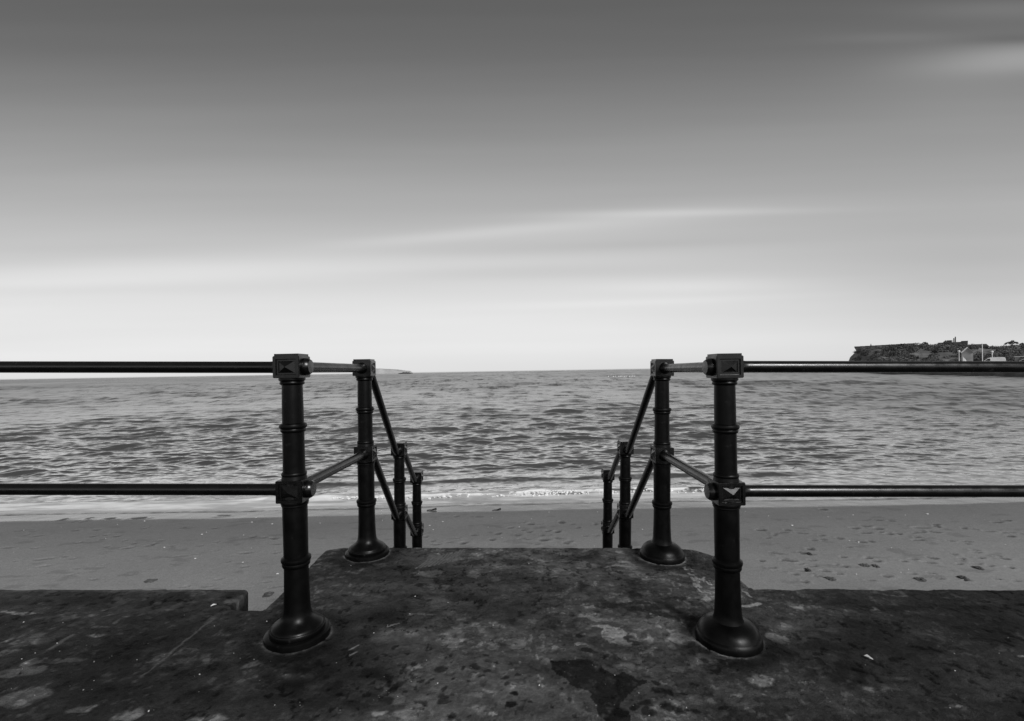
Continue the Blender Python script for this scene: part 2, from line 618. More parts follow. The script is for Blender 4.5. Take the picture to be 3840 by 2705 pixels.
    mid = fbm(x * 6, y * 9, 51, 5, 0.6)
    stain_shade *= 0.74 + 0.44 * sstep(0.32, 0.68, big)
    stain_shade *= 0.82 + 0.34 * sstep(0.32, 0.68, mid)
    fine = fbm(x * 26, y * 34, 55, 4, 0.62)
    stain_shade *= 0.86 + 0.28 * sstep(0.3, 0.7, fine)
    chip = fbm(x * 30 + 5, y * 30, 57, 3, 0.6)
    area = sstep(0.42, 0.62, fbm(x * 2.1 + 9, y * 2.6, 58, 3))
    cm = sstep(0.66, 0.70, chip) * area
    stain_shade *= 1 + 0.6 * cm
    relief += 0.002 * cm
    cd_ = sstep(0.33, 0.29, chip) * (1 - 0.5 * area)
    stain_shade *= 1 - 0.45 * cd_
    relief -= 0.003 * cd_
    worn = fbm(x * 9 + 30, y * 13, 61, 5, 0.62)
    wm = sstep(0.60, 0.68, worn)
    wm *= sstep(0.45, 0.6, fbm(x * 1.7 + 4, y * 2.0, 66, 3))
    stain_shade *= 1 + 0.55 * wm
    relief -= 0.0018 * wm
    dmp = fbm(x * 8 - 12, y * 12 + 5, 71, 5, 0.6)
    dm_ = sstep(0.55, 0.62, dmp)
    dm_ *= sstep(0.42, 0.58, fbm(x * 1.9 - 7, y * 2.2, 76, 3))
    stain_shade *= 1 - 0.40 * dm_
    # centre strip a little lighter than the flanks
    stain_shade *= 1 + 0.38 * (1 - sstep(0.5, 1.25, abs(x - 0.1)))
    stain_shade *= 0.86 + 0.14 * (1 - sstep(0.9, 1.5, abs(x - 0.1)))
    stain_shade *= np.where(x < -1.0, 0.94, 1.0)
    # dark wet stains, then broader soft dark patches
    for u, v, r in [(45, 1365, 35), (30, 1475, 42), (230, 1490, 35), (475, 1352, 25), (515, 1430, 25), (500, 1300, 20), (820, 1062, 35), (700, 1020, 45), (630, 880, 35),
                    (1120, 1505, 45), (1200, 1480, 50), (1370, 1500, 60), (1470, 1510, 55), (1520, 1545, 45), (1300, 1370, 60), (1390, 1385, 50), (1640, 1305, 30),
                    (1640, 1520, 45), (1520, 1380, 35), (1560, 1510, 30), (1880, 1505, 35), (1290, 1300, 30), (970, 1530, 90), (1230, 1560, 70), (430, 1130, 40)]:
        ell(1900 + u / s, 2000 + v / s, r / s, r / s * .55, 0.42, 0, 0.25)
    for u, v, r in [(1785, 1160, 40), (1865, 1180, 30), (1830, 1222, 25), (1945, 1110, 30), (1880, 1045, 25), (1505, 1150, 50), (1690, 1168, 20), (1730, 1270, 25), (1420, 1245, 25),
                    (1300, 1260, 40), (1530, 1365, 30), (1200, 1390, 30), (2055, 1290, 30), (2100, 1475, 45), (2110, 1365, 35), (2050, 1235, 30), (2160, 1215, 25),
                    (1590, 1585, 55), (1340, 1482, 25), (1375, 1452, 20), (1580, 1265, 20), (1040, 1228, 40), (1025, 1420, 60), (1110, 1300, 60)]:
        ell(1000 + u / s, 2000 + v / s, r / s, r / s * .55, 0.45, 0, 0.25)
    for u, v, rx, ry in [(900, 1400, 120, 60), (330, 1160, 130, 40), (200, 1310, 120, 50), (1020, 740, 150, 50), (1240, 790, 100, 25), (860, 840, 90, 40), (560, 1280, 520, 220), (250, 1480, 480, 120), (1050, 700, 330, 90), (700, 980, 260, 120)]:
        ell(1000 + u / s, 2000 + v / s, rx / s, ry / s, 0.64, 0, 0.7)
    poly([(1900 + u / s, 2000 + v / s) for u, v in [(380, 1120), (470, 1240), (560, 1330), (690, 1370), (760, 1470), (760, 1560), (830, 1625), (1080, 1625), (1060, 1530), (950, 1490), (1000, 1420),
                                                   (1060, 1400), (1130, 1330), (1230, 1290), (1130, 1260), (1000, 1220), (880, 1215), (780, 1130), (690, 1100), (600, 1090), (500, 1100)]], 0.36)
    for u, v, rx, ry, g in [(760, 600, 260, 40, .6), (1300, 640, 500, 20, .55), (2000, 800, 300, 120, .7), (100, 1010, 150, 50, .45), (1200, 950, 300, 100, .75), (1850, 640, 120, 25, .55)]:
        ell(2840 + u / s, 2000 + v / s, rx / s, ry / s, g, 0, 0.7)
    for u, v, rx, ry, g in [(900, 590, 800, 50, .7), (1500, 710, 140, 25, .55), (1200, 1000, 300, 120, .75), (1000, 1330, 200, 40, .6), (1750, 1400, 200, 60, .6)]:
        ell(u / s, 2000 + v / s, rx / s, ry / s, g, 0, 0.7)
    # lighter worn patches
    poly([(1900 + u / s, 2000 + v / s) for u, v in [(790, 850), (830, 800), (960, 810), (1010, 830), (1050, 850), (990, 900), (1095, 975), (1060, 1008), (960, 975), (880, 950), (830, 900)]], 2.3, -0.002)
    for u, v, rx, ry, g in [(1490, 905, 130, 40, 1.9), (800, 805, 80, 9, 2.3), (680, 712, 26, 6, 3.5), (720, 700, 20, 5, 3.0), (1230, 705, 18, 9, 2.5), (1060, 1150, 130, 28, 1.6), (360, 995, 120, 22, 1.5),
                            (640, 965, 60, 14, 2.0), (1230, 596, 60, 6, 2.2), (950, 285, 120, 6, 2.0), (890, 310, 30, 14, 1.7), (1960, 1405, 45, 14, 1.9), (2220, 1270, 90, 50, 1.6), (1880, 1130, 14, 30, 2.0),
                            (1600, 545, 60, 20, 1.6), (1720, 570, 50, 25, 1.7), (800, 1560, 50, 14, 2.2), (2000, 520, 45, 14, 2.6)]:
        ell(1900 + u / s, 2000 + v / s, rx / s, ry / s, g, -0.0015)
    for u, v, rx, ry, g in [(150, 900, 70, 40, 2.3), (30, 1270, 100, 60, 1.6), (520, 1165, 60, 10, 1.9), (990, 645, 60, 9, 3.0), (2265, 880, 50, 36, 2.4), (2275, 1060, 32, 8, 3.0), (1960, 935, 60, 10, 1.7),
                            (1290, 1265, 60, 18, 1.7), (960, 1350, 90, 30, 1.6), (600, 820, 90, 40, 1.35), (300, 800, 120, 50, 1.4), (1700, 1480, 80, 8, 1.8), (1230, 545, 90, 6, 1.9), (2000, 590, 300, 30, 1.3)]:
        ell(2840 + u / s, 2000 + v / s, rx / s, ry / s, g, -0.001)
    for u, v, rx, ry, g in [(200, 1190, 200, 60, 2.29), (190, 1430, 220, 90, 2.36), (670, 1520, 90, 36, 2.70), (1120, 1560, 100, 36, 2.70), (15, 950, 40, 45, 3.24), (300, 1100, 60, 30, 2.43), (1800, 1590, 160, 36, 2.43),
                            (2170, 1130, 75, 28, 2.56), (180, 684, 230, 8, 2.56), (870, 880, 70, 18, 2.16), (560, 1100, 200, 20, 1.76), (2060, 560, 90, 30, 1.82)]:
        ell(u / s, 2000 + v / s, rx / s, ry / s, g, -0.0015)
    for u, v, rx, ry, g in [(1450, 450, 110, 30, 1.7), (1780, 350, 60, 30, 1.7), (1400, 345, 120, 30, 1.8), (1560, 680, 60, 26, 1.6), (970, 1540, 60, 18, 2.1), (1950, 1545, 55, 16, 2.6), (1290, 1165, 70, 22, 1.7),
                            (240, 1500, 55, 16, 2.0), (1330, 705, 130, 10, 1.8), (1560, 190, 160, 50, 1.5), (1800, 190, 90, 30, 1.5), (800, 520, 60, 16, 1.6), (1000, 540, 50, 14, 1.6), (1900, 1350, 70, 14, 1.8)]:
        ell(1000 + u / s, 2000 + v / s, rx / s, ry / s, g, -0.001)
    for k in range(9):
        u0 = 1290 + k * 38
        stroke([(1000 + u0 / s, 2000 + (305 - k * 8) / s), (1000 + (u0 + 110) / s, 2000 + (215 - k * 10) / s)], 5, 1.9)
    stroke([(1220 / s, 2000 + 1230 / s), (1400 / s, 2000 + 1090 / s), (1620 / s, 2000 + 910 / s), (1830 / s, 2000 + 740 / s)], 5, 1.55)
    stroke([(430 / s, 2000 + 1000 / s), (630 / s, 2000 + 870 / s)], 10, 1.6)
    stroke([(1000 + 1050 / s, 2000 + 802 / s), (1000 + 1150 / s, 2000 + 780 / s)], 4, 2.6)
    stroke([(1000 + 710 / s, 2000 + 1010 / s), (1000 + 800 / s, 2000 + 965 / s)], 4, 2.6)
    stroke([(1000 + 715 / s, 2000 + 1060 / s), (1000 + 775 / s, 2000 + 1028 / s)], 4, 2.4)
    stroke([(1900 + 1070 / s, 2000 + 915 / s), (1900 + 1150 / s, 2000 + 935 / s), (1900 + 1400 / s, 2000 + 942 / s)], 6, 1.8)
    # drilled holes
    ell(1738, 2249, 6, 5, 0.1, -0.02, 0.3)
    ell(1777, 2256, 6, 5, 0.1, -0.02, 0.3)
    # worn painted letters and kerb strip by the right-hand corner of the landing
    q = 6.042

    def L_(pts, w_=4.5, g=4.2):
        stroke([(2520 + a / q, 2080 + b / q) for a, b in pts], w_, g, 0.0005)
    poly([(2520 + a / q, 2080 + b / q) for a, b in [(250, 280), (560, 330), (900, 560), (1450, 640), (1640, 790), (1900, 1100), (1500, 1130), (900, 1060), (700, 900), (480, 640), (380, 430)]], 1.25)
    L_([(255, 290), (320, 275), (285, 335), (365, 342)])
    L_([(445, 340), (510, 338)], 3); L_([(450, 382), (500, 378)], 3)
    L_([(390, 435), (470, 462), (400, 455)])
    L_([(430, 510), (500, 590), (585, 590)]); L_([(500, 510), (560, 560), (470, 548)])
    L_([(600, 548), (640, 582), (745, 585)]); L_([(640, 562), (690, 565), (725, 525)]); L_([(690, 580), (722, 622)])
    L_([(490, 655), (520, 700), (545, 735), (600, 735)], 5); L_([(500, 665), (600, 690), (650, 745)], 5); L_([(530, 690), (580, 715)], 5)
    L_([(790, 625), (845, 685), (900, 690)]); L_([(855, 595), (905, 620)], 3); L_([(870, 650), (905, 665)], 3)
    L_([(600, 780), (630, 835), (680, 865), (755, 870)])
    L_([(620, 785), (690, 787)], 2.5, 2.4); L_([(735, 812), (770, 812)], 2.5, 2.4); L_([(740, 915), (880, 920)], 2.5, 2.2)
    poly([(2520 + a / q, 2080 + b / q) for a, b in [(715, 950), (800, 945), (890, 990), (870, 1045), (800, 1040)]], 2.0)
    poly([(2520 + a / q, 2080 + b / q) for a, b in [(1470, 855), (1540, 860), (1650, 945), (1600, 960), (1490, 895)]], 2.8)
    L_([(1590, 830), (1680, 850), (1740, 910), (1795, 960)], 5)
    L_([(1490, 1140), (1560, 1180), (1740, 1175), (1900, 1150), (1970, 1130)], 10, 3.6)
    # pale ring of mortar where the posts stand, a darker ring just outside it
    for cx_, cy_, r0 in POSTS_XY[:4]:
        rr = np.hypot(x - cx_, y - cy_)
        rr = rr + 0.01 * (fbm(x * 30, y * 30, 81) - 0.5)
        stain_shade *= 1 + 0.9 * np.exp(-((rr - r0 - 0.004) / 0.008) ** 2)
        stain_shade *= 1 - 0.45 * np.exp(-((rr - r0 - 0.045) / 0.04) ** 2)
    stain_shade = np.clip(stain_shade ** 1.5, 0.10, 6.0)

    z = 0.004 * (fbm(x * 2.5, y * 2.5, 91) - 0.5) * 2 + 0.0035 * (fbm(x * 16, y * 22, 95, 4) - 0.5) * 2 + relief
    # worn, rounded arrises on the seaward edges
    cid = np.full(len(P), 9.0)

    def drop(idx, side=None):
        pass
    for grid, sides in ((A, 'tr'), (C, 'tlr'), (D, 't')):
        top = P[grid[-1], 1]
        for r_ in range(1, grid.shape[0]):
            ids = grid[r_]
            cid[ids] = np.minimum(cid[ids], top - y[ids])
            if 'r' in sides and grid is A: cid[ids] = np.minimum(cid[ids], XN - x[ids])
            if grid is C:
                cid[ids] = np.minimum(cid[ids], x[ids] - XL)
                cid[ids] = np.minimum(cid[ids], np.where(y[ids] > DE + .01, XR - x[ids], 9))
    nb = last + np.arange(iN, iL + 1)
    for k in range(4):
        ids = nb - k * nc
        cid[ids] = np.minimum(cid[ids], DN - y[ids])
    ragged = 0.014 + 0.022 * fbm(x * 12, y * 12, 99) ** 2
    t = np.clip(1 - cid / ragged, 0, 1)
    z -= ragged * 0.7 * (1 - np.sqrt(1 - t * t * 0.98))
    stain_shade = np.where((x < XN) & (y > DE - 0.045 + 0.012 * fbm(x * 9, x * 0, 3)), stain_shade * 1.5, stain_shade)
    stain_shade = np.where(cid < 0.03, stain_shade * (1.25 - cid * 8), stain_shade)
    V = np.stack([x, y, z], 1)
    # merge the coincident right column of C with D's first column, then skirt the rim
    me = mesh_np('promenade', V, Q, CONC, True, {'stain_shade': stain_shade})
    bm = bmesh.new()
    bm.from_mesh(me.data)
    bd = [e for e in bm.edges if len(e.link_faces) == 1]
    lay = bm.verts.layers.float.get('stain_shade')
    for dz_, st_ in ((0.05, 0.5), (2.6, 0.6)):  # rim and notch walls darkened in colour to stand for shade
        r = bmesh.ops.extrude_edge_only(bm, edges=bd)
        for v in r['geom']:
            if isinstance(v, bmesh.types.BMVert):
                v.co.z -= dz_
                if lay: v[lay] = st_
        bd = [e for e in r['geom'] if isinstance(e, bmesh.types.BMEdge)]
    bm.normal_update()
    bm.to_mesh(me.data)
    bm.free()
    me.data.set_sharp_from_angle(angle=math.radians(50))
    me.matrix_world = MG
    tag(me, 'dark worn concrete promenade with a landing jutting towards the beach', 'promenade', kind='structure')


# posts: (x, depth, foot radius)
POSTS_XY = [(-0.894, 2.004, 0.128), (0.889, 1.972, 0.128), (-0.872, 2.895, 0.128), (0.892, 2.855, 0.128)]
build_promenade()

# stairs below the landing
bm = bmesh.new()
n = 10
for k in range(n):
    top = -0.17 * (k + 1)
    y0 = DL + 0.012 + 0.245 * k
    box(bm, (0.03, y0 + 0.1215, (top - 2.6) / 2), (2.30, 0.243, top + 2.6))
st = obj_bm('steps', bm, simple('step_concrete', 0.04, 0.10, 6, 0.85, 0.4), smooth=False)
st.modifiers.new('bevel', 'BEVEL').width = 0.012
st.matrix_world = MG
tag(st, 'concrete steps going down from the landing to the beach', 'steps', kind='structure')

# ------------------------------------------------------------------ railings
RR = 0.0242


def post_shaft(foot):
    bm = bmesh.new()
    pr = [(0.044, 1.070), (0.052, 1.0745), (0.052, 1.064), (0.0485, 1.061), (0.046, 1.058), (0.0485, 1.054), (0.0485, 1.049), (0.046, 1.046), (0.0405, 1.043),
          (0.0408, 1.02), (0.0418, 0.95), (0.0420, 0.900), (0.0422, 0.886)]
    pr += [(0.048, 0.884), (0.0525, 0.881), (0.0540, 0.875), (0.0540, 0.869), (0.0515, 0.864), (0.0480, 0.862), (0.0495, 0.858), (0.0490, 0.852), (0.0465, 0.848), (0.0428, 0.847)]
    pr += [(0.0428, 0.80), (0.0433, 0.70), (0.0436, 0.684), (0.0480, 0.681), (0.0500, 0.676), (0.0490, 0.669), (0.0475, 0.667), (0.0485, 0.660), (0.0500, 0.653), (0.0515, 0.645), (0.0515, 0.57),
           (0.0545, 0.562), (0.0545, 0.552), (0.0520, 0.549), (0.0525, 0.544), (0.0488, 0.540)]
    pr += [(0.0490, 0.50), (0.0484, 0.40), (0.0480, 0.333), (0.0530, 0.330), (0.0580, 0.326), (0.0590, 0.319), (0.0575, 0.312), (0.0540, 0.308), (0.0550, 0.303), (0.0545, 0.296), (0.0520, 0.291), (0.0478, 0.289)]
    pr += [(0.0482, 0.25), (0.0495, 0.18), (0.0520, 0.12), (0.0545, 0.098), (0.0600, 0.082)]
    if foot == 'step':
        pr += [(0.0700, 0.070), (0.0830, 0.060), (0.0950, 0.053), (0.1020, 0.047), (0.1035, 0.040)]
    else:
        pr += [(0.0740, 0.076), (0.0900, 0.071), (0.1050, 0.060), (0.1150, 0.046), (0.1200, 0.034)]
    lathe(bm, pr, 56)
    return bm


def post_foot(foot):
    bm = bmesh.new()
    if foot == 'step':
        pr = [(0.100, 0.043), (0.1060, 0.043), (0.1085, 0.040), (0.1085, 0.026), (0.1070, 0.023), (0.1230, 0.022), (0.1275, 0.018), (0.1285, 0.004), (0.1285, -0.03)]
    else:
        pr = [(0.1180, 0.036), (0.1235, 0.030), (0.1275, 0.020), (0.1285, 0.006), (0.1285, -0.03)]
    lathe(bm, pr, 56)
    return bm


def rail_box(wd, z0, z1, panels, cap):
    """square cast box; panels = which of -x,+x,-y,+y faces carry the sunk pyramid panel"""
    bm = bmesh.new()
    box(bm, (0, 0, (z0 + z1) / 2), (wd, wd, z1 - z0))
    bm.faces.ensure_lookup_table()
    bm.normal_update()
    dirs = {'-x': Vector((-1, 0, 0)), '+x': Vector((1, 0, 0)), '-y': Vector((0, -1, 0)), '+y': Vector((0, 1, 0))}
    for k in panels:
        f = max(bm.faces, key=lambda f: f.normal.dot(dirs[k]) * (1 if abs(f.calc_area() - wd * (z1 - z0)) < 1e-5 else 0.1))
        bmesh.ops.inset_region(bm, faces=[f], thickness=0.018, depth=0)
        bmesh.ops.inset_region(bm, faces=[f], thickness=0.003, depth=-0.006)
        bmesh.ops.inset_region(bm, faces=[f], thickness=0.009, depth=0.0)
        nrm = f.normal.copy()
        r = bmesh.ops.poke(bm, faces=[f])
        for v in r['verts']: v.co += nrm * 0.017
    bmesh.ops.bevel(bm, geom=[e for e in bm.edges if len(e.link_faces) == 2 and e.calc_face_angle(0) > 1.3 and
                              all(abs(abs(v.co.x) - wd / 2) < 1e-4 and abs(abs(v.co.y) - wd / 2) < 1e-4 or True for v in e.verts)
                              and e.calc_length() > wd * 0.8], offset=0.0025, segments=2, affect='EDGES')
    if cap:
        c = wd * 0.45
        vs = box(bm, (0, 0, z1 + 0.0045), (c * 2, c * 2, 0.009))
    return bm


def plug(axis_x, wd, zc):
    bm = bmesh.new()
    s = axis_x
    M = Matrix.Translation((s * (wd / 2 - 0.002), 0, zc)) @ Matrix.Rotation(math.radians(90) * s, 4, 'Y')
    lathe(bm, [(0.036, 0), (0.0365, 0.002), (0.036, 0.017), (0.0285, 0.0275), (0.0, 0.0285)], 14, M, cap=False)
    return bm


WD = 0.109
HEAD = (1.073, 1.163)
MIDB = (0.562, 0.654)
ZT, ZM = 1.118, 0.608


def make_post(root, x, d, z, foot, lean, panels, plugx, up_label=None):
    """one post as a part of its railing, with its boxes, foot and plugs as sub-parts"""
    M = Matrix.Translation((x, d, z)) @ Matrix.Rotation(math.atan(lean), 4, 'Y')
    p = obj_bm('post', post_shaft(foot), IRON2, root, angle=40)
    p.matrix_local = M
    h = obj_bm('head_box', rail_box(WD, *HEAD, panels, True), IRON, p, angle=20)
    m = obj_bm('middle_box', rail_box(WD, *MIDB, panels, False), IRON, p, angle=20)
    f = obj_bm('foot_flange', post_foot(foot), IRON2, p, angle=40)
    if plugx:
        obj_bm('plug', plug(plugx, WD, ZT), IRON, p, angle=35)
        obj_bm('plug', plug(plugx, WD, ZM), IRON, p, angle=35)
    if abs(z) > 0.01: pass
    return M


def rail_straight(a, b, flare=(True, True), n=24):
    a, b = Vector(a), Vector(b)
    L = (b - a).length
    pts, rad = [], []
    ss = sorted(set([0, .006, .012, .02, .03, .04] + [L - q for q in (0, .006, .012, .02, .03, .04)] + [L * i / n for i in range(1, n) if .05 < L * i / n < L - .05]))
    for s_ in ss:
        r = RR
        for on, q in ((flare[0], s_), (flare[1], L - s_)):
            if on and q < .04: r = max(r, RR + 0.011 * (1 - q / .04) ** 2)
        pts.append(a + (b - a) * (s_ / L))
        rad.append(r)
    return pts, rad


def stair_rail(a, b, drop_in=0.10, r=0.085):
    """level stub out of the upper box, bend, slope, bend, level stub into the lower box"""
    a, b = Vector(a), Vector(b)
    c1 = a + Vector((b.x - a.x, 0, 0)) * 0.08 + Vector((0, 0.055, 0))
    c2 = b - Vector((b.x - a.x, 0, 0)) * 0.08 - Vector((0, 0.055, 0))
    raw = [a, c1, c2, b]
    pts = [a, a + (c1 - a) * 0.35]
    for i in (1, 2):
        p, q, s_ = raw[i - 1], raw[i], raw[i + 1]
        u, v = (p - q), (s_ - q)
        lu, lv = min(r, u.length * .55), min(r, v.length * .45)
        e0, e1 = q + u.normalized() * lu, q + v.normalized() * lv
        for k in range(9):
            t = k / 8
            pts.append(e0 * (1 - t) ** 2 + q * 2 * t * (1 - t) + e1 * t * t)
    pts += [b + (c2 - b) * 0.35, b]
    rad = [RR + 0.008, RR + 0.002] + [RR] * (len(pts) - 4) + [RR + 0.003, RR + 0.010]
    return pts, rad


def make_railing(side, label):
    s = side
    if s < 0:
        posts = [(-0.894, 2.004, 0.0, 'step', -0.0225, ['-y'], 1), (-0.872, 2.895, 0.0, 'step', -0.0170, ['-x', '+x', '+y'], 0),
                 (-0.905, 3.88, -0.646, 'step', -0.006, ['-x', '+x'], 0), (-0.918, 4.66, -1.043, 'step', -0.006, ['-x', '+x', '+y'], 0),
                 (-2.95, 2.004, 0.0, 'step', -0.0225, ['-y', '+y'], 0)]
    else:
        posts = [(0.889, 1.972, 0.0, 'dome', -0.0150, ['-y'], -1), (0.892, 2.855, 0.0, 'dome', 0.0, ['-x', '+x', '+y'], 0),
                 (0.912, 3.88, -0.634, 'step', 0.004, ['-x', '+x'], 0), (0.926, 4.66, -1.020, 'step', 0.004, ['-x', '+x', '+y'], 0),
                 (2.95, 1.972, 0.0, 'dome', -0.0150, ['-y', '+y'], 0)]
    root = empty('railing', MG @ Matrix.Translation((posts[0][0], posts[0][1], 0)))
    base = Vector((posts[0][0], posts[0][1], 0))
    Ms = []
    for (x, d, z, foot, lean, pan, pl) in posts:
        M = make_post(root, x - base.x, d - base.y, z, foot, lean, pan, pl)
        Ms.append(M)

    def at(i, z, dx=0, dy=0):
        return Ms[i] @ Vector((dx, dy, z))
    h = WD / 2 - 0.003
    for name, z in (('top_rail', ZT), ('lower_rail', ZM)):
        far = at(4, z, -s * h)
        segs = [rail_straight(at(0, z, s * h), far, (True, True), 40),
                rail_straight(at(0, z, 0, h), at(1, z, 0, -h)),
                stair_rail(at(1, z, 0, h), at(2, z - 0.012, 0, -h)),
                stair_rail(at(2, z, 0, h), at(3, z - 0.012, 0, -h)),
                rail_straight(at(4, z, s * h), at(4, z, s * h) + Vector((s * 3.0, 0, 0)), (True, False))]
        for pts, rad in segs:
            bm = bmesh.new()
            tube(bm, pts, rad, 28)
            obj_bm(name, bm, IRON, root, angle=60)
    tag(root, label, 'railing', 'pipe railings either side of the landing steps')
    return root


make_railing(-1, 'black iron pipe railing left of the steps, on posts with square heads')
make_railing(1, 'black iron pipe railing right of the steps, below the distant headland')

# ------------------------------------------------------------------ beach
SL = 0.05
YW = 10.55


def beach_z(y):
    return SL * (YW - y)


def bp(px, py):
    r = wray(px, py)
    # EYE + t*r.z = SL*(YW - t)
    t = (SL * YW - EYE) / (r.z + SL)
    return r.x * t, t


def build_beach():
    marks = []
    s = 2.296
    for u, v, wd_ in [(580, 163, 60), (40, 340, 80), (215, 368, 120), (165, 384, 35), (258, 336, 45), (375, 363, 50), (90, 405, 60), (540, 384, 30), (475, 433, 50), (545, 422, 30), (700, 410, 20), (890, 443, 25), (980, 434, 50), (830, 318, 80), (950, 308, 70), (1035, 253, 45), (1145, 261, 45), (1040, 330, 70), (930, 362, 90), (1030, 355, 50), (1125, 371, 85), (1215, 372, 25), (1300, 297, 80), (1400, 322, 130), (1535, 294, 55), (1535, 308, 40), (1385, 365, 120), (1520, 360, 80), (1385, 407, 45), (1390, 431, 80), (1660, 438, 50), (1870, 332, 60), (1800, 328, 40), (2075, 270, 110), (2170, 260, 25), (1985, 350, 70), (2150, 363, 140), (2275, 372, 45), (2190, 400, 40), (1810, 438, 25), (1820, 462, 30), (765, 488, 60), (160, 540, 55), (375, 540, 45), (450, 548, 40), (455, 510, 50), (460, 592, 50), (45, 605, 50), (235, 600, 30), (285, 607, 70), (355, 636, 55), (470, 650, 90), (140, 675, 80), (300, 718, 70), (400, 786, 75), (680, 712, 75), (560, 687, 35), (770, 582, 60), (935, 580, 35), (1000, 604, 85), (655, 638, 60), (740, 650, 60), (1240, 605, 65), (1355, 592, 60), (1485, 576, 65), (1478, 619, 40), (1755, 603, 55), (1720, 555, 30), (1870, 518, 35), (1875, 537, 60), (1760, 585, 50), (1915, 585, 40), (1870, 631, 80), (1740, 636, 60), (1985, 645, 60), (2060, 568, 40), (2120, 587, 80), (2150, 664, 60), (1345, 716, 40), (1490, 708, 60), (1130, 740, 60), (960, 773, 70), (1820, 777, 40), (2080, 763, 40), (2265, 778, 30), (1595, 760, 40), (385, 690, 100), (450, 715, 60), (520, 740, 60), (590, 752, 60)]:
        marks.append((2840 + u / s, 1840 + v / s, wd_ / s))
    s = 1.9133
    for u, v, wd_ in [(800, 206, 80), (1000, 200, 90), (535, 227, 35), (595, 225, 40), (645, 203, 35), (1600, 181, 80), (450, 211, 30), (160, 288, 60), (250, 292, 45), (175, 324, 45), (270, 330, 70), (555, 286, 60), (700, 280, 60), (675, 328, 40), (785, 315, 50), (845, 330, 50), (735, 350, 45), (1035, 271, 35), (570, 370, 35), (915, 355, 35), (60, 415, 110), (270, 411, 40), (780, 404, 45), (905, 416, 80), (965, 380, 35), (1060, 400, 50), (1100, 385, 50), (1130, 364, 30), (1240, 402, 50), (1320, 268, 40), (1530, 274, 40), (1560, 366, 40), (1455, 393, 45), (490, 435, 35), (735, 458, 55), (1775, 446, 100), (1990, 445, 65), (330, 490, 120), (155, 500, 35), (480, 473, 50), (520, 492, 50), (1255, 475, 165), (1415, 461, 40), (1535, 436, 35), (1890, 337, 45), (1815, 332, 40), (1965, 345, 70), (1985, 385, 80), (315, 545, 90), (735, 536, 35), (565, 560, 30), (1630, 515, 30), (1760, 548, 40), (965, 595, 50), (680, 638, 70), (495, 611, 30), (1900, 657, 50), (1570, 636, 35), (1330, 688, 70), (1470, 690, 90), (2010, 685, 40), (1950, 697, 30)]:
        marks.append((u / s, 1840 + v / s, wd_ / s))
    s = 2.551
    for u, v, wd_ in [(790, 861, 35), (1003, 863, 40), (1465, 920, 40), (1520, 932, 40), (1580, 928, 30), (1797, 913, 40), (1910, 931, 40), (1610, 965, 80), (1325, 975, 35), (1480, 1010, 65), (1427, 993, 40), (1665, 1000, 45), (1755, 1006, 35), (1950, 970, 40), (2135, 935, 40), (1205, 1020, 45), (975, 1036, 80), (1385, 1036, 50), (1620, 1047, 50), (1690, 1042, 40), (1780, 1067, 100), (1145, 1080, 60), (1410, 1069, 40), (1460, 1083, 60), (1625, 1080, 120), (830, 1066, 70), (740, 1105, 90), (865, 1115, 70), (580, 1089, 60), (510, 1055, 50), (580, 1125, 100), (2040, 1053, 60), (2140, 1048, 70), (1890, 1098, 60), (1840, 1108, 80), (1550, 1130, 60)]:
        marks.append((1400 + u / s, 1600 + v / s, wd_ / s))
    xs = np.concatenate([np.linspace(-260, -14, 50)[:-1], np.linspace(-14, 14, 1001)[:-1], np.linspace(14, 260, 50)])
    ys = np.concatenate([np.linspace(1.5, 4.5, 8)[:-1], np.linspace(4.5, 11.2, 270)[:-1], np.linspace(11.2, 22, 20)])
    GX, GY = np.meshgrid(xs, ys)
    x, y = GX.ravel(), GY.ravel()
    dark = np.zeros(len(x))
    dz = np.zeros(len(x))
    wx = x + 0.14 * (fbm(x * 5, y * 5, 3) - 0.5)
    wy = y + 0.16 * (fbm(x * 5, y * 5, 7) - 0.5)
    rr = random.Random(5)
    for (px, py, wd_) in marks:
        X0, D0 = bp(px, py)
        ax = max(wd_ * 0.56 * D0 / F, 0.06)
        h_ = EYE - beach_z(D0)
        ay = (3.6 + 2.2 * rr.random()) * D0 * D0 / (F * h_)
        m = (abs(x - X0) < ax * 2.5 + .2) & (abs(y - D0) < ay * 3 + .2)
        u, v = (wx[m] - X0) / ax, (wy[m] - D0) / ay
        v = v - 0.25 * u * rr.uniform(-1, 1)
        r = np.sqrt(u * u + v * v)
        g = 1 - sstep(0.6, 1.1, r)
        st_ = rr.uniform(0.55, 1.0)
        dark[m] = np.maximum(dark[m], g * st_)
        dz[m] -= 0.022 * g * st_
        dz[m] += 0.008 * np.exp(-((r - 1.35) / 0.3) ** 2)
    # faint scuffs everywhere
    sc_ = sstep(0.66, 0.74, fbm(x * 2.6, y * 5.5, 13, 4)) * 0.3 * sstep(11, 9, y)
    dark = np.maximum(dark, sc_)
    z = beach_z(y) + 0.012 * (fbm(x * 1.2, y * 1.2, 23) - 0.5) * 2 + dz * sstep(10.3, 9.9, y)
    z = np.where(y > YW + 0.2, z - 0.06 * (y - YW - 0.2), z)
    edge = 9.98 + 0.10 * np.sin(x * 0.45 + 1.0) + 0.12 * (fbm(x * 0.8, x * 0, 33) - 0.5) + 0.012 * x
    wet = sstep(edge - 0.18, edge + 0.12, y)
    o = mesh_np('sand_beach', np.stack([x, y, z], 1), grid_quads(len(ys), len(xs)), SAND, True, {'dark': dark, 'wet': wet, 'damp': sstep(6.0, 9.6, y + 0.8 * (fbm(x * 0.4, y * 0.5, 37) - 0.5))})
    tag(o, 'grey sandy beach marked with footprints', 'beach', kind='structure')


build_beach()


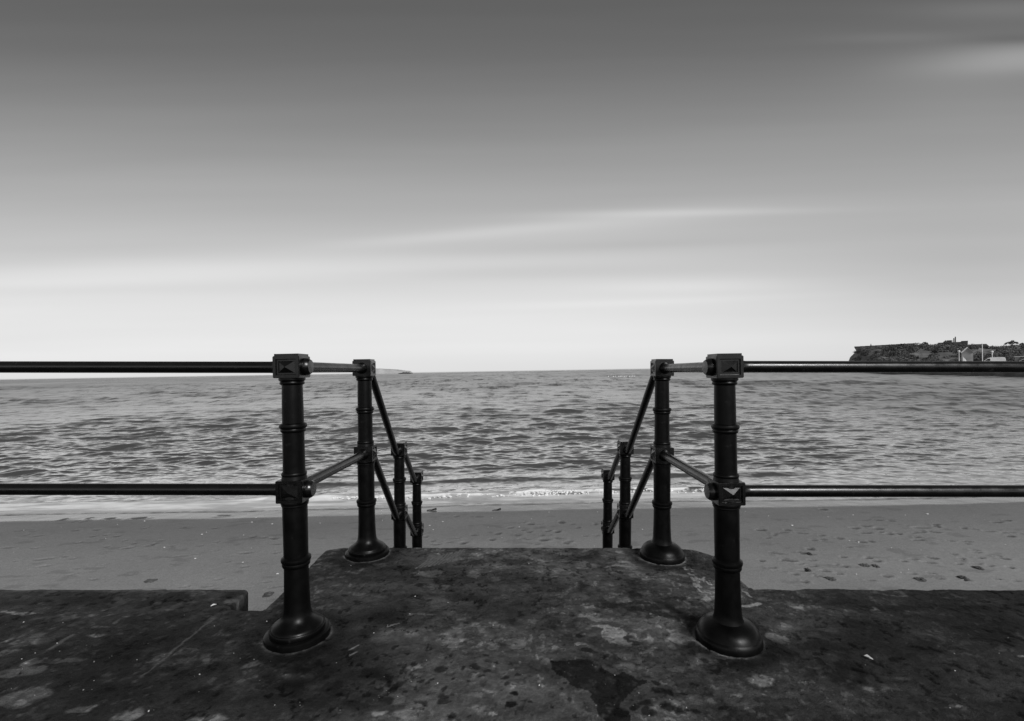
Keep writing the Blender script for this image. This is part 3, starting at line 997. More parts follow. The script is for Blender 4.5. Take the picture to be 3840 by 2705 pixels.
# ------------------------------------------------------------------ sea
def build_sea():
    nr, nc = 760, 1250
    y0, y1 = 10.25, 60000.0
    t = np.linspace(0, 1, nr)
    # rows even in 1/y, the last ones reaching the horizon
    inv = 1 / y0 + (1 / y1 - 1 / y0) * t
    ys = 1 / inv
    us = np.linspace(-1.5, 1.5, nc)
    GU, GY = np.meshgrid(us, ys)
    y = GY.ravel()
    x = (GU * GY).ravel()
    dy = np.abs(np.gradient(ys))
    DYg = np.repeat(dy, nc)
    DXg = y * (us[1] - us[0])
    z = np.zeros(len(x)); ox = np.zeros(len(x)); oy = np.zeros(len(x))
    rr = np.random.default_rng(4)
    # shore-parallel crests bend a little with the bay
    depthf = sstep(11.2, 15.5, y)
    groups = fbm(x * 0.05, y * 0.035, 44, 3)
    near = y < 3000
    lost = np.zeros(len(x))
    warps = [fbm(x[near] * f_, y[near] * f_, 100 + q_, 2) for q_, f_ in enumerate((1.1, 0.45, 0.18, 0.07))]
    for k in range(190):
        lam = 0.17 * (15.0 / 0.17) ** rr.random()
        spread = 0.34 if lam > 3 else 0.42
        th = -math.pi / 2 + rr.normal(0, spread)
        kx, ky = math.cos(th) * 2 * math.pi / lam, math.sin(th) * 2 * math.pi / lam
        amp = 0.0030 * lam ** 0.97 * (1.15 if lam < 0.8 else 1.0)
        ph = rr.random() * 6.283
        arg = kx * x[near] + ky * y[near] + ph + 2.2 * warps[min(3, int(max(0, math.log(lam / 0.25) / math.log(2.5))))] * (1 if k % 2 else -1)
        res = np.abs(math.sin(th)) * DYg[near] + np.abs(math.cos(th)) * DXg[near]
        att = 1 - sstep(lam * 0.22, lam * 0.55, res)
        a = amp * att * sstep((7 - 3 * min(1, lam / 3)) * lam, (17 - 8 * min(1, lam / 3)) * lam, y[near])
        kk = (amp * 2 * math.pi / lam) ** 2 * 0.5
        lost += kk
        lost[near] -= kk * att ** 2
        z[near] += a * np.sin(arg)
        ox[near] += 0.9 * a * math.cos(th) * np.cos(arg)
        oy[near] += 0.9 * a * math.sin(th) * np.cos(arg)
    mod = depthf * (0.55 + 0.9 * sstep(0.3, 0.7, groups))
    z *= mod; ox *= mod; oy *= mod
    # low swells running in to the shore
    wob = 0.35 * np.sin(x * 0.31 + 0.5) + 0.9 * (fbm(x * 0.22, x * 0 + 7, 54, 2) - 0.5)
    for yc, hgt, wid, x0, x1 in [(13.15, 0.085, 0.42, -11, 7.5), (15.0, 0.06, 0.5, -4, 9), (17.1, 0.09, 0.6, -7, 8), (21.0, 0.09, 0.8, -9, 9), (26.0, 0.10, 1.1, -14, 12), (34, 0.10, 1.4, -18, 18)]:
        s_ = (y - yc - wob * (yc / 15))
        pr = np.where(s_ < 0, np.exp(-(s_ / (wid * 0.55)) ** 2), np.exp(-(s_ / (wid * 1.5)) ** 2))
        z += 0.85 * hgt * pr * sstep(x0 - 2, x0 + 1, x) * (1 - sstep(x1 - 1, x1 + 2, x)) * (0.6 + 0.8 * fbm(x * 0.5, x * 0, int(yc * 10), 2))
    # breaking wave at the shore
    yb = 11.48 + 0.10 * np.sin(x * 0.55) + 0.22 * (fbm(x * 0.9, x * 0, 61, 3) - 0.5)
    s_ = y - yb
    brk = sstep(-7.0, -5.2, x) * (1 - sstep(4.4, 5.2, x))
    pr = np.where(s_ < 0, np.exp(-(s_ / 0.10) ** 2), np.exp(-(s_ / 0.55) ** 2))
    z += 0.085 * pr * brk * (0.5 + fbm(x * 1.6, x * 0, 63, 3))
    small = 0.010 * (fbm(x * 2.2, y * 5.0, 67, 3) - 0.5) * 2 * (1 - depthf) * sstep(10.4, 11.0, y)
    z += small
    # foam
    foam = np.zeros(len(x))
    fn = fbm(x * 3.2, y * 5.0, 71, 4)
    fl = sstep(-4.3, -3.6, x) * (1 - sstep(4.2, 4.7, x))
    foam = np.maximum(foam, fl * np.exp(-((s_ + 0.03) / 0.075) ** 2) * sstep(0.46, 0.58, fn + 0.06))
    foam = np.maximum(foam, 0.8 * fl * np.exp(-((s_ - 0.25) / 0.25) ** 2) * sstep(0.56, 0.66, fn))
    # thin wash sliding up the sand, whitened to stand for its sky reflection
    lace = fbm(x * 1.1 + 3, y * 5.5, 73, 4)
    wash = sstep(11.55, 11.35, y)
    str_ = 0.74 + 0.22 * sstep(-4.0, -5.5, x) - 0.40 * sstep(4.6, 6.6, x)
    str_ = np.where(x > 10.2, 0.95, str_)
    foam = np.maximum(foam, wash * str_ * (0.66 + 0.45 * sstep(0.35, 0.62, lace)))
    wash2 = np.exp(-((y - 11.9) / 0.5) ** 2) * (x < -4.5) * 0.35 * sstep(0.45, 0.6, lace)
    foam = np.maximum(foam, wash2)
    # a few whitecaps farther out
    cap = sstep(0.80, 0.86, fbm(x * 0.8, y * 0.5, 77, 4)) * (y > 20) * (y < 400)
    foam = np.maximum(foam, 0.5 * cap)
    edge0 = 10.42 + 0.08 * np.sin(x * 0.45 + 1.0) + 0.10 * (fbm(x * 0.8, x * 0, 33) - 0.5) + 0.012 * x
    foam = np.clip(foam, 0, 1) * (0.15 + 0.85 * sstep(edge0 - 0.02, edge0 + 0.55, y))
    gust = sstep(0.25, 0.75, fbm(x * 0.02, y * 0.012, 81, 3))
    rough = np.clip(np.sqrt(0.8 * np.sqrt(np.maximum(lost, 0)) * (0.7 + 0.6 * gust)), 0.06, 0.4)
    chop = 0.6 + 0.8 * gust
    # water meets the sand
    zb = beach_z(y)
    edge = 10.42 + 0.08 * np.sin(x * 0.45 + 1.0) + 0.10 * (fbm(x * 0.8, x * 0, 33) - 0.5) + 0.012 * x
    film = np.where(y < 11.6, np.maximum(zb + 0.014, 0.0) , 0.0)
    z = np.where(y < 11.6, film + small + np.where(y < 11.6, 0.085 * pr * brk * (0.5 + fbm(x * 1.6, x * 0, 63, 3)), 0), z)
    fe = sstep(edge - 0.12, edge + 0.20, y)
    z = np.where(y < edge + 0.2, zb - 0.03 + (z - zb + 0.03) * fe, z)
    V = np.stack([x + ox, y + oy, z], 1)
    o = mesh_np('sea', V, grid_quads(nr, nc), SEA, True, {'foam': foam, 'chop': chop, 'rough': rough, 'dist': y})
    tag(o, 'choppy grey sea reaching the horizon', 'sea', kind='structure')
    return yb


build_sea()


# lumps of broken foam along the shore break
def build_foam():
    bm = bmesh.new()
    rr = random.Random(9)
    for k in range(700):
        x = rr.uniform(-4.25, 4.65)
        dens = 0.5 + 0.5 * math.sin(x * 2.1) * math.sin(x * 0.7 + 1)
        if x < -2.9: dens *= 0.45
        if rr.random() > 0.35 + dens: continue
        yb = 11.42 + 0.10 * math.sin(x * 0.55) + rr.uniform(-0.13, 0.05)
        r = rr.uniform(0.008, 0.027)
        g = bmesh.ops.create_icosphere(bm, subdivisions=1, radius=r)
        hz = rr.uniform(0.005, 0.09) * (0.5 + 0.5 * dens)
        for v in g['verts']:
            v.co = Vector((v.co.x * rr.uniform(1.0, 2.0), v.co.y * 1.1, v.co.z * rr.uniform(0.7, 1.2))) * rr.uniform(0.75, 1.25)
            v.co += Vector((x, yb, hz))
    o = obj_bm('surf_foam', bm, FOAM)
    tag(o, 'white broken foam along the small wave at the waterline', 'foam', kind='stuff')


build_foam()

# ------------------------------------------------------------------ things lying on the beach
def beach_mat(px, py, lift=0.0):
    x, y = bp(px, py)
    return Matrix.Translation((x, y, beach_z(y) + lift))


def weed_clump(px, py, wpx, label, seed):
    rr = random.Random(seed)
    x, y = bp(px, py)
    L = wpx * y / F
    bm = bmesh.new()
    g = bmesh.ops.create_icosphere(bm, subdivisions=3, radius=1)
    for v in g['verts']:
        n_ = 0.65 + 0.7 * rr.random()
        v.co = Vector((v.co.x * L * 0.36 * n_, v.co.y * 0.07 * n_, max(v.co.z * 0.010 * n_, -0.004)))
    for k in range(22):
        a = rr.uniform(-L / 2, L / 2) * 0.6
        b = rr.uniform(-0.04, 0.04)
        ln = rr.uniform(0.12, 0.3) * L
        ang = rr.uniform(-0.6, 0.6)
        pts = []
        for i in range(6):
            t = i / 5 - 0.5
            pts.append((a + math.cos(ang) * ln * t, b + math.sin(ang) * ln * t * 0.7, 0.003 + 0.006 * rr.random() + 0.008 * max(0, 1 - abs(2 * a / L))))
        tube(bm, pts, [0.004, 0.008, 0.010, 0.010, 0.007, 0.003], 6)
    o = obj_bm('seaweed', bm, WEED)
    o.matrix_world = beach_mat(px, py)
    tag(o, label, 'seaweed', 'seaweed washed up on the sand')


s = 2.296
for i, (u, v, wd_, lb) in enumerate([
        (930, 650, 110, 'long dark clump of seaweed on the sand, right of the railing foot'),
        (1020, 657, 66, 'short seaweed clump touching the right end of a longer clump'),
        (635, 766, 92, 'dark seaweed at the tail of a dragged trail near the promenade edge'),
        (440, 688, 42, 'small black seaweed scrap at the head of the dragged trail'),
        (450, 548, 40, 'thin black seaweed strip alone in mid beach on the right'),
        (1910, 672, 80, 'humped dark seaweed clump far to the right of the beach'),
        (1410, 770, 100, 'dark seaweed mound close to the right promenade edge'),
        (1775, 755, 86, 'rounded seaweed mound below the small far right clump')]):
    weed_clump(2840 + u / s, 1840 + v / s, wd_ / s, lb, 30 + i)
weed_clump(1080 / 1.9133, 1840 + 652 / 1.9133, 105 / 1.9133, 'dark seaweed clump just beyond the left promenade edge', 51)
weed_clump(1925 / 1.9133, 1840 + 748 / 1.9133, 84 / 1.9133, 'dark seaweed seen through the notch beside the landing', 52)

for i, (px, py, wpx, lb) in enumerate([(1400 + 558 / 2.551, 1600 + 807 / 2.551, 95 / 2.551, 'dark driftwood stick at the wash line beside the last left stair post'),
                                       (1400 + 1180 / 2.551, 1600 + 808 / 2.551, 85 / 2.551, 'dark driftwood stick at the wash line in the middle of the beach')]):
    x, y = bp(px, py)
    L = wpx * y / F
    bm = bmesh.new()
    sg = 1
    tube(bm, [(-L * .5, 0, .012), (-L * .25, .01, .018), (0, -.005, .02), (L * .25, .0, .03), (L * .42, .012, .036), (L * .5, .01, .03)], [.008, .011, .014, .02, .026, .012], 8)
    tube(bm, [(L * .15, 0, .025), (L * .22, -.05, .05), (L * .3, -.08, .06)], [.012, .009, .004], 6)
    o = obj_bm('driftwood', bm, WOOD)
    o.matrix_world = beach_mat(px, py)
    tag(o, lb, 'driftwood')

# pale shell chips on the sand, grit on the concrete (nobody could count them)
bm = bmesh.new()
rr = random.Random(3)
for k in range(90):
    px, py = rr.uniform(0, 3840), 1915 + 260 * rr.random() ** 1.7
    x, y = bp(px, py)
    q = 0.007 + 0.012 * rr.random() ** 2
    g = bmesh.ops.create_icosphere(bm, subdivisions=1, radius=q)
    for v in g['verts']:
        v.co = Vector((v.co.x * 1.3, v.co.y, v.co.z * .5)) * rr.uniform(.7, 1.2) + Vector((x, y, beach_z(y) + q * .3))
tag(obj_bm('shell_fragments', bm, SHELL), 'tiny pale shell chips scattered over the sand', 'shells', kind='stuff')
bm = bmesh.new()
for k in range(170):
    if k < 105:
        px, py = rr.uniform(0, 3840), rr.uniform(2300, 2705)
        if rr.random() < .4: px = rr.uniform(0, 1300)
    else:
        px, py = rr.uniform(1300, 2600), rr.uniform(2100, 2705)
    x, y = gp(px, py)
    q = 0.0008 + 0.0021 * rr.random() ** 3
    g = bmesh.ops.create_icosphere(bm, subdivisions=1, radius=q)
    rot = Matrix.Rotation(rr.random() * 6.3, 3, 'Z')
    for v in g['verts']:
        v.co = rot @ (Vector((v.co.x * 1.6, v.co.y, v.co.z * .8)) * rr.uniform(.7, 1.2)) + Vector((x, y, q * .8))
g_ = obj_bm('grit', bm, simple('pale_grit', 0.2, 0.75, 60, 0.8))
g_.matrix_world = MG
tag(g_, 'white specks of grit scattered over the concrete', 'grit', kind='stuff')


def scrap(name, pts, label, cat, mat, th=0.0025):
    G = [gp(*p) for p in pts]
    cx_ = sum(g[0] for g in G) / len(G); cy_ = sum(g[1] for g in G) / len(G)
    bm = bmesh.new()
    lo = [bm.verts.new((g[0] - cx_, g[1] - cy_, 0.004 + 0.003 * (i % 2))) for i, g in enumerate(G)]
    hi = [bm.verts.new(v.co + Vector((0, 0, th))) for v in lo]
    bm.faces.new(lo[::-1]); bm.faces.new(hi)
    for i in range(len(lo)):
        j = (i + 1) % len(lo)
        bm.faces.new((lo[i], lo[j], hi[j], hi[i]))
    o = obj_bm(name, bm, mat, smooth=False)
    o.matrix_world = MG @ Matrix.Translation((cx_, cy_, 0.003))
    tag(o, label, cat)


c4 = lambda u, v: (2840 + u / 2.294, 2000 + v / 2.294)
c1 = lambda u, v: (u / 2.294, 2000 + v / 2.294)
scrap('paper_scrap', [c4(916, 1072), c4(945, 1070), c4(997, 1104), c4(965, 1098)], 'pale pointed paper scrap lying on the concrete right of the right railing', 'paper', PAPER)
scrap('feather', [c1(1812, 642), c1(1835, 630), c1(1862, 626), c1(1840, 637)], 'small white feather on the concrete near the notch left of the landing', 'feather', SHELL)
scrap('leaf', [c1(135, 1230), c1(155, 1214), c1(176, 1216), c1(160, 1234)], 'small dark leaf lying on the pale patch at lower left', 'leaf', WEED)

# ------------------------------------------------------------------ far shore on the right
def hy(px):                       # level horizon in the photo at column px
    return CY - 0.0166 * (px - CX)


TOP = [(3150, 1366), (3178, 1366), (3188, 1340), (3203, 1326), (3230, 1316), (3280, 1310), (3400, 1308), (3440, 1306), (3500, 1307), (3520, 1303), (3600, 1304), (3635, 1308), (3650, 1306), (3700, 1310), (3720, 1308), (3780, 1307), (3840, 1305), (3950, 1290), (4300, 1290)]
tx = np.array([(t[0] - CX) / F for t in TOP])
tz = np.array([(hy(t[0]) - t[1]) * 285 / F + EYE for t in TOP])
ca = np.array([0.66, 0.70, 0.7722, 0.9, 1.0667, 1.4])
cinv = np.array([1 / 330., 1 / 290., 1 / 156., 1 / 125., 1 / 102., 1 / 75.])
QZ = 2.35


def terrain_z(a, y):
    coast = 1 / np.interp(a, ca, cinv)
    top = np.interp(a, tx, tz)
    ys_ = np.maximum(coast + 14, 175)
    ye = np.maximum(275, ys_ + 30)
    q = sstep(ys_, ye, y) ** 0.8
    z = QZ + (np.maximum(top, QZ) - QZ) * q
    z = z + q * 1.1 * (fbm(a * 60, y * 0.05, 7, 4) - 0.5) * 2
    return z, coast


A_ = np.linspace(0.688, 1.40, 260)
T_ = np.linspace(0, 1, 120)
GA, GT = np.meshgrid(A_, T_)
coast = 1 / np.interp(GA, ca, cinv)
GYY = coast + (440 - coast) * GT ** 1.3
GZ, _ = terrain_z(GA, GYY)
Vt = np.stack([(GA * GYY).ravel(), GYY.ravel(), GZ.ravel()], 1)
# sea wall row in front
fr = np.stack([A_ * coast[0], coast[0] - 0.05, np.full(len(A_), -1.0)], 1)
Vt = np.concatenate([fr, Vt])
o = mesh_np('headland', Vt, grid_quads(121, 260), HILL, True)
tag(o, 'dark scrubby headland rising behind the harbour on the right', 'headland', kind='structure')

# quay wall with coping along the near shore
bm = bmesh.new()
prev = None
for a in np.linspace(0.7722, 1.40, 40):
    c_ = 1 / np.interp(a, ca, cinv)
    p = Vector((a * c_, c_, 0))
    nrm = Vector((-1, 0.15, 0)).normalized()
    row = [bm.verts.new(p + nrm * 0.6 + Vector((0, 0, -1))), bm.verts.new(p + nrm * 0.35 + Vector((0, 0, QZ - .1))), bm.verts.new(p + nrm * 0.5 + Vector((0, 0, QZ - .1))),
           bm.verts.new(p + nrm * 0.5 + Vector((0, 0, QZ + .2))), bm.verts.new(p - nrm * 0.3 + Vector((0, 0, QZ + .2))), bm.verts.new(p - nrm * 0.3 + Vector((0, 0, -1)))]
    if prev:
        for i in range(5): bm.faces.new((prev[i], prev[i + 1], row[i + 1], row[i]))
    prev = row
o = obj_bm('quay_wall', bm, QUAYM, smooth=False)
tag(o, 'low dark stone quay wall along the water below the headland', 'quay wall')


def leaf_cloud(centres, n, size, seed):
    r = np.random.default_rng(seed)
    V, Qd = [], []
    for (cx_, cy_, cz_, rx, ry, rz) in centres:
        m = max(6, int(n * rx * rz))
        th = r.random(m) * 2 * np.pi
        cz = r.random(m) * 1.3 - 0.3
        rad = 0.65 + 0.4 * r.random(m)
        q = np.sqrt(np.maximum(0, 1 - np.minimum(np.abs(cz), 1) ** 2))
        P = np.stack([cx_ + rx * q * np.cos(th) * rad, cy_ + ry * q * np.sin(th) * rad, cz_ + rz * cz * rad], 1)
        for p in P:
            nn_ = (p - np.array([cx_, cy_, cz_])) / np.array([rx, ry, rz]); nn_ = nn_ / (np.linalg.norm(nn_) + 1e-9) + 0.45 * r.normal(size=3)
            u = np.cross(nn_, r.normal(size=3)); u /= np.linalg.norm(u)
            v = np.cross(nn_, u); v /= np.linalg.norm(v)
            s_ = size * (0.6 + 0.8 * r.random())
            b = len(V)
            V += [p - u * s_ - v * s_ * .6, p + u * s_ - v * s_ * .6, p + u * s_ + v * s_ * .6, p - u * s_ + v * s_ * .6]
            Qd.append((b, b + 1, b + 2, b + 3))
    return np.array(V), np.array(Qd)


# shrubs over the slope: reads as one mass
r = np.random.default_rng(19)
cen = []
while len(cen) < 460:
    a = r.uniform(0.705, 1.12)
    y = r.uniform(178, 300)
    zz, cs = terrain_z(np.array([a]), np.array([y]))
    if y < cs[0] + 6: continue
    if vnoise(np.array([a * 40]), np.array([y * 0.06]), 5)[0] < 0.30: continue
    rad = r.uniform(0.9, 2.9) * (0.75 if y > 265 else 1.0)
    cen.append((a * y, y, zz[0] + rad * 0.15, rad, rad, rad * r.uniform(0.45, 0.75)))
V, Qd = leaf_cloud(cen, 46, 0.22, 21)
o = mesh_np('shrubs', V, Qd, LEAF, False)
tag(o, 'dark shrubs covering the slope of the headland', 'shrubs', kind='stuff')


def far_root(name, px, d, z, label, cat, group=None):
    p = wp(px, hy(px), d)
    az = math.atan2(p.x, p.y)
    e = empty(name, Matrix.Translation((p.x, p.y, z)) @ Matrix.Rotation(-az, 4, 'Z'))
    tag(e, label, cat, group)
    e['sc'] = p.length / F if False else math.hypot(p.x, p.y) / F * 1.0
    return e, d / F / math.cos(az) * math.cos(az) ** 2   # metres per photo pixel across the view (facing the camera)


def mpp(px, d):
    a = (px - CX) / F
    return d / F, d / F / math.sqrt(1 + a * a)          # vertical, and width of a camera-facing object


def zat(px, py, d):
    return EYE + (hy(px) - py) * d / F


def tree(px, top, base, wpx, d, label, seed, fan=False):
    zb, zt = zat(px, base, d), zat(px, top, d)
    H = zt - zb
    W = wpx * mpp(px, d)[1]
    p = wp(px, hy(px), d)
    root = empty('tree', Matrix.Translation((p.x, p.y, zb)))
    rr = random.Random(seed)
    bm = bmesh.new()
    th = H * (0.30 if fan else 0.35)
    tube(bm, [(0, 0, -2.0), (0.03, 0, th * .5), (0, 0.02, th)], [H * .05, H * .04, H * .03], 8)
    for k in range(9):
        a = k * 2 * math.pi / 9 + rr.random() * .4
        e = rr.uniform(.25, .42) * W
        tube(bm, [(0, 0, th * .8), (math.cos(a) * e * .5, math.sin(a) * e * .5, th + H * .15), (math.cos(a) * e, math.sin(a) * e, th + H * rr.uniform(.25, .45))], [H * .024, H * .016, H * .006], 6)
    obj_bm('trunk', bm, BARK, root)
    cen = []
    for k in range(38):
        a = rr.random() * 2 * math.pi
        q = math.sqrt(rr.random())
        rx = q * W * .44
        zz = th * .8 + (H - th) * (0.9 - 0.62 * q * q) * rr.uniform(.7, 1.0)
        s_ = W * rr.uniform(.07, .13)
        cen.append((rx * math.cos(a), rx * math.sin(a), zz - s_ * .3, s_, s_, s_ * .8))
    V, Qd = leaf_cloud(cen, 60, 0.19, seed)
    mesh_np('crown', V, Qd, LEAF2, False, parent=root)
    tag(root, label, 'tree', 'trees along the headland skyline')


tree(3795, 1273, 1302, 56, 270, 'broad fan-shaped tree with pale limbs on the right of the headland skyline', 61, True)
tree(3470, 1279, 1301, 30, 280, 'small round tree just past the right end of the fort wall', 62)
tree(3549, 1275, 1296, 22, 284, 'small round tree beside the roof with chimneys', 63)
tree(3836, 1284, 1303, 34, 300, 'pale tree cut off by the right edge of the picture', 64)


def far_box(name, root, x0, x1, z0, z1, y0, y1, mat):
    bm = bmesh.new()
    box(bm, ((x0 + x1) / 2, (y0 + y1) / 2, (z0 + z1) / 2), (x1 - x0, y1 - y0, z1 - z0))
    return obj_bm(name, bm, mat, root, smooth=False)


def gable(name, root, x0, x1, z0, z1, y0, y1, mat, hip=0.0):
    bm = bmesh.new()
    ym = (y0 + y1) / 2
    v = [bm.verts.new(c) for c in ((x0, y0, z0), (x1, y0, z0), (x1, y1, z0), (x0, y1, z0), (x0 + hip, ym, z1), (x1 - hip, ym, z1))]
    for f in ((0, 1, 5, 4), (2, 3, 4, 5), (0, 4, 3), (1, 2, 5), (3, 2, 1, 0)): bm.faces.new([v[i] for i in f])
    return obj_bm(name, bm, mat, root, smooth=False)


def face_root(name, px, d, z, label, cat, group=None, turn=0.0):
    p = wp(px, hy(px), d)
    az = math.atan2(p.x, p.y)
    e = empty(name, Matrix.Translation((p.x, p.y, z)) @ Matrix.Rotation(-az + turn, 4, 'Z'))
    return tag(e, label, cat, group)


# fort wall
D0 = 282
m_ = mpp(3310, D0)[1]
zt, zb = zat(3310, 1297.5, D0), zat(3310, 1322, D0)
fw = face_root('fort_wall', 3310, D0, zb, 'long dark fort wall along the top of the headland', 'wall')
bm = bmesh.new()
x0, x1 = -108 * m_, 118 * m_
H = zt - zb
vs = [(x0 - .2, 0, H), (x1, 0, H + .7), (x1, 0, -3), (x0 + 1.0, 0, -3), (x0 + .9, 0, H * .35)]
lo = [bm.verts.new(v) for v in vs]
hi = [bm.verts.new((v[0], 3.0, v[2])) for v in vs]
bm.faces.new(lo); bm.faces.new(hi[::-1])
for i in range(5): bm.faces.new((lo[i], lo[(i + 1) % 5], hi[(i + 1) % 5], hi[i]))
obj_bm('wall', bm, STONE, fw, smooth=False)
bm = bmesh.new()
for q in np.linspace(x0, x1 - 1, 12):
    t = (q - x0) / (x1 - x0)
    box(bm, (q + (x1 - x0) / 24, 1.5, H + .7 * t + .12), ((x1 - x0) / 12 * .97, 3.3, .22))
obj_bm('coping', bm, STONE, fw, smooth=False)
bm = bmesh.new()
lathe(bm, [(.35, 0), (.35, .4), (.22, .5), (.16, .9), (.2, 1.0), (.05, 1.3)], 10, Matrix.Translation((x0 + 8, 1.5, H + .3)))
obj_bm('finial', bm, STONE, fw)

# house with chimneys
D0 = 286
m_ = mpp(3575, D0)[1]
v_ = D0 / F
zb = zat(3575, 1306, D0)
hs = face_root('house', 3575, D0, zb, 'dark flat-topped house with tall chimneys on the headland skyline', 'house')
far_box('wall', hs, -58 * m_, 55 * m_, -3, 22.5 * v_, 0, 9, STONE)
far_box('parapet', hs, 30 * m_, 55.4 * m_, 22.6 * v_, 25.5 * v_, -.15, 1.2, STONE)
far_box('rear_wing', hs, -24 * m_, -5 * m_, 22.6 * v_, 30.5 * v_, 2, 8, STONE)
far_box('gable_end', hs, -5.0 * m_, -1.2 * m_, 22.6 * v_, 30.5 * v_, 1.9, 8, PALE)
for q, h_ in ((1.2, 34), (7, 39)):
    c_ = far_box('chimney', hs, q * m_, (q + 4.6) * m_, 22.6 * v_, h_ * v_, 2, 3.2, STONE)
    bm = bmesh.new()
    for k in range(2): lathe(bm, [(.16, 0), (.13, .6), (.15, .65)], 8, Matrix.Translation(((q + 1.3 + 2 * k) * m_, 2.6, h_ * v_)))
    obj_bm('chimney_pot', bm, STONE, c_)
for q in (-40, -22, -6, 12, 34):
    w_ = far_box('window', hs, q * m_, (q + 5) * m_, 9 * v_, 15 * v_, -.06, .05, GLASS)
# low hipped house
D0 = 262
m_ = mpp(3676, D0)[1]; v_ = D0 / F
hb = face_root('house', 3676, D0, zat(3676, 1310, D0), 'low house with dark hipped roof behind the white pole', 'house')
far_box('wall', hb, -32 * m_, 32 * m_, -3, 9 * v_, 0, 8, STONE)
gable('roof', hb, -36 * m_, 36 * m_, 9.03 * v_, 20 * v_, -.6, 8.6, ROOFM, 12 * m_)
for q in (-22, -4, 14): far_box('window', hb, q * m_, (q + 6) * m_, 2.5 * v_, 6.5 * v_, -.06, .05, GLASS)
# pale gabled shelter
D0 = 168
m_ = mpp(3634, D0)[1]; v_ = D0 / F
shl = face_root('beach_shelter', 3628, D0, QZ - .1, 'pale gabled shelter with white bargeboard beside the double street lamp', 'shelter')
zt = zat(3628, 1304, D0) - QZ; ze = zat(3628, 1322, D0) - QZ
bm = bmesh.new()
a0, a1 = -22 * m_, 22 * m_
pts = [(a0, 0, 0), (a1, 0, 0), (a1, 0, ze), (0, 0, zt), (a0, 0, ze)]
lo = [bm.verts.new(p) for p in pts]; hi = [bm.verts.new((p[0], 5, p[2])) for p in pts]
bm.faces.new(lo); bm.faces.new(hi[::-1])
for i in range(5): bm.faces.new((lo[i], lo[(i + 1) % 5], hi[(i + 1) % 5], hi[i]))
obj_bm('wall', bm, simple('grey_boarding', .26, .42, .6, .8), shl, smooth=False)
for sg in (-1, 1):
    bm = bmesh.new()
    ln = math.hypot(22 * m_, zt - ze)
    ang = math.atan2(zt - ze, 22 * m_)
    box(bm, (0, 2.4, 0), (ln * 1.12, 5.4, .16), Matrix.Translation((sg * 11 * m_, 0, (zt + ze) / 2 + .12)) @ Matrix.Rotation(sg * ang, 4, 'Y'))
    obj_bm('roof', bm, simple('weathered_roof', .2, .34, .5, .8), shl, smooth=False)
    if sg < 0:
        bm = bmesh.new()
        box(bm, (0, -.36, 0), (ln * 1.12, .08, .34), Matrix.Translation((sg * 11 * m_, 0, (zt + ze) / 2 + .1)) @ Matrix.Rotation(sg * ang, 4, 'Y'))
        obj_bm('bargeboard', bm, WHITE, shl, smooth=False)

# white pole, lamps
def pole(name, px, top, d, r, label, cat):
    e = face_root(name, px, d, QZ, label, cat)
    H = zat(px, top, d) - QZ
    bm = bmesh.new()
    lathe(bm, [(r * 1.8, 0), (r * 1.8, .25), (r, .3), (r * .75, H)], 12)
    obj_bm('shaft', bm, WHITE, e)
    return e, H


e, H = pole('flagpole', 3684.5, 1291, 112, .085, 'tall white flagpole standing left of the white van', 'flagpole')
bm = bmesh.new()
bmesh.ops.create_uvsphere(bm, u_segments=10, v_segments=8, radius=.11, matrix=Matrix.Translation((0, 0, H + .08)))
obj_bm('finial', bm, WHITE, e)
e, H = pole('street_lamp', 3597, 1322, 142, .10, 'white street lamp in front of the pale gabled shelter', 'street lamp')
bm = bmesh.new()
lathe(bm, [(.12, H), (.28, H + .1), (.32, H + .4), (.1, H + .62)], 12)
obj_bm('lantern', bm, WHITE, e)
e, H = pole('street_lamp', 3721, 1332, 118, .09, 'short white lamp post with round head rising behind the van roof', 'street lamp')
bm = bmesh.new()
lathe(bm, [(.1, H), (.15, H + .5), (.12, H + .55), (.26, H + .65), (.28, H + .9), (.1, H + 1.05)], 12)
obj_bm('lantern', bm, WHITE, e)


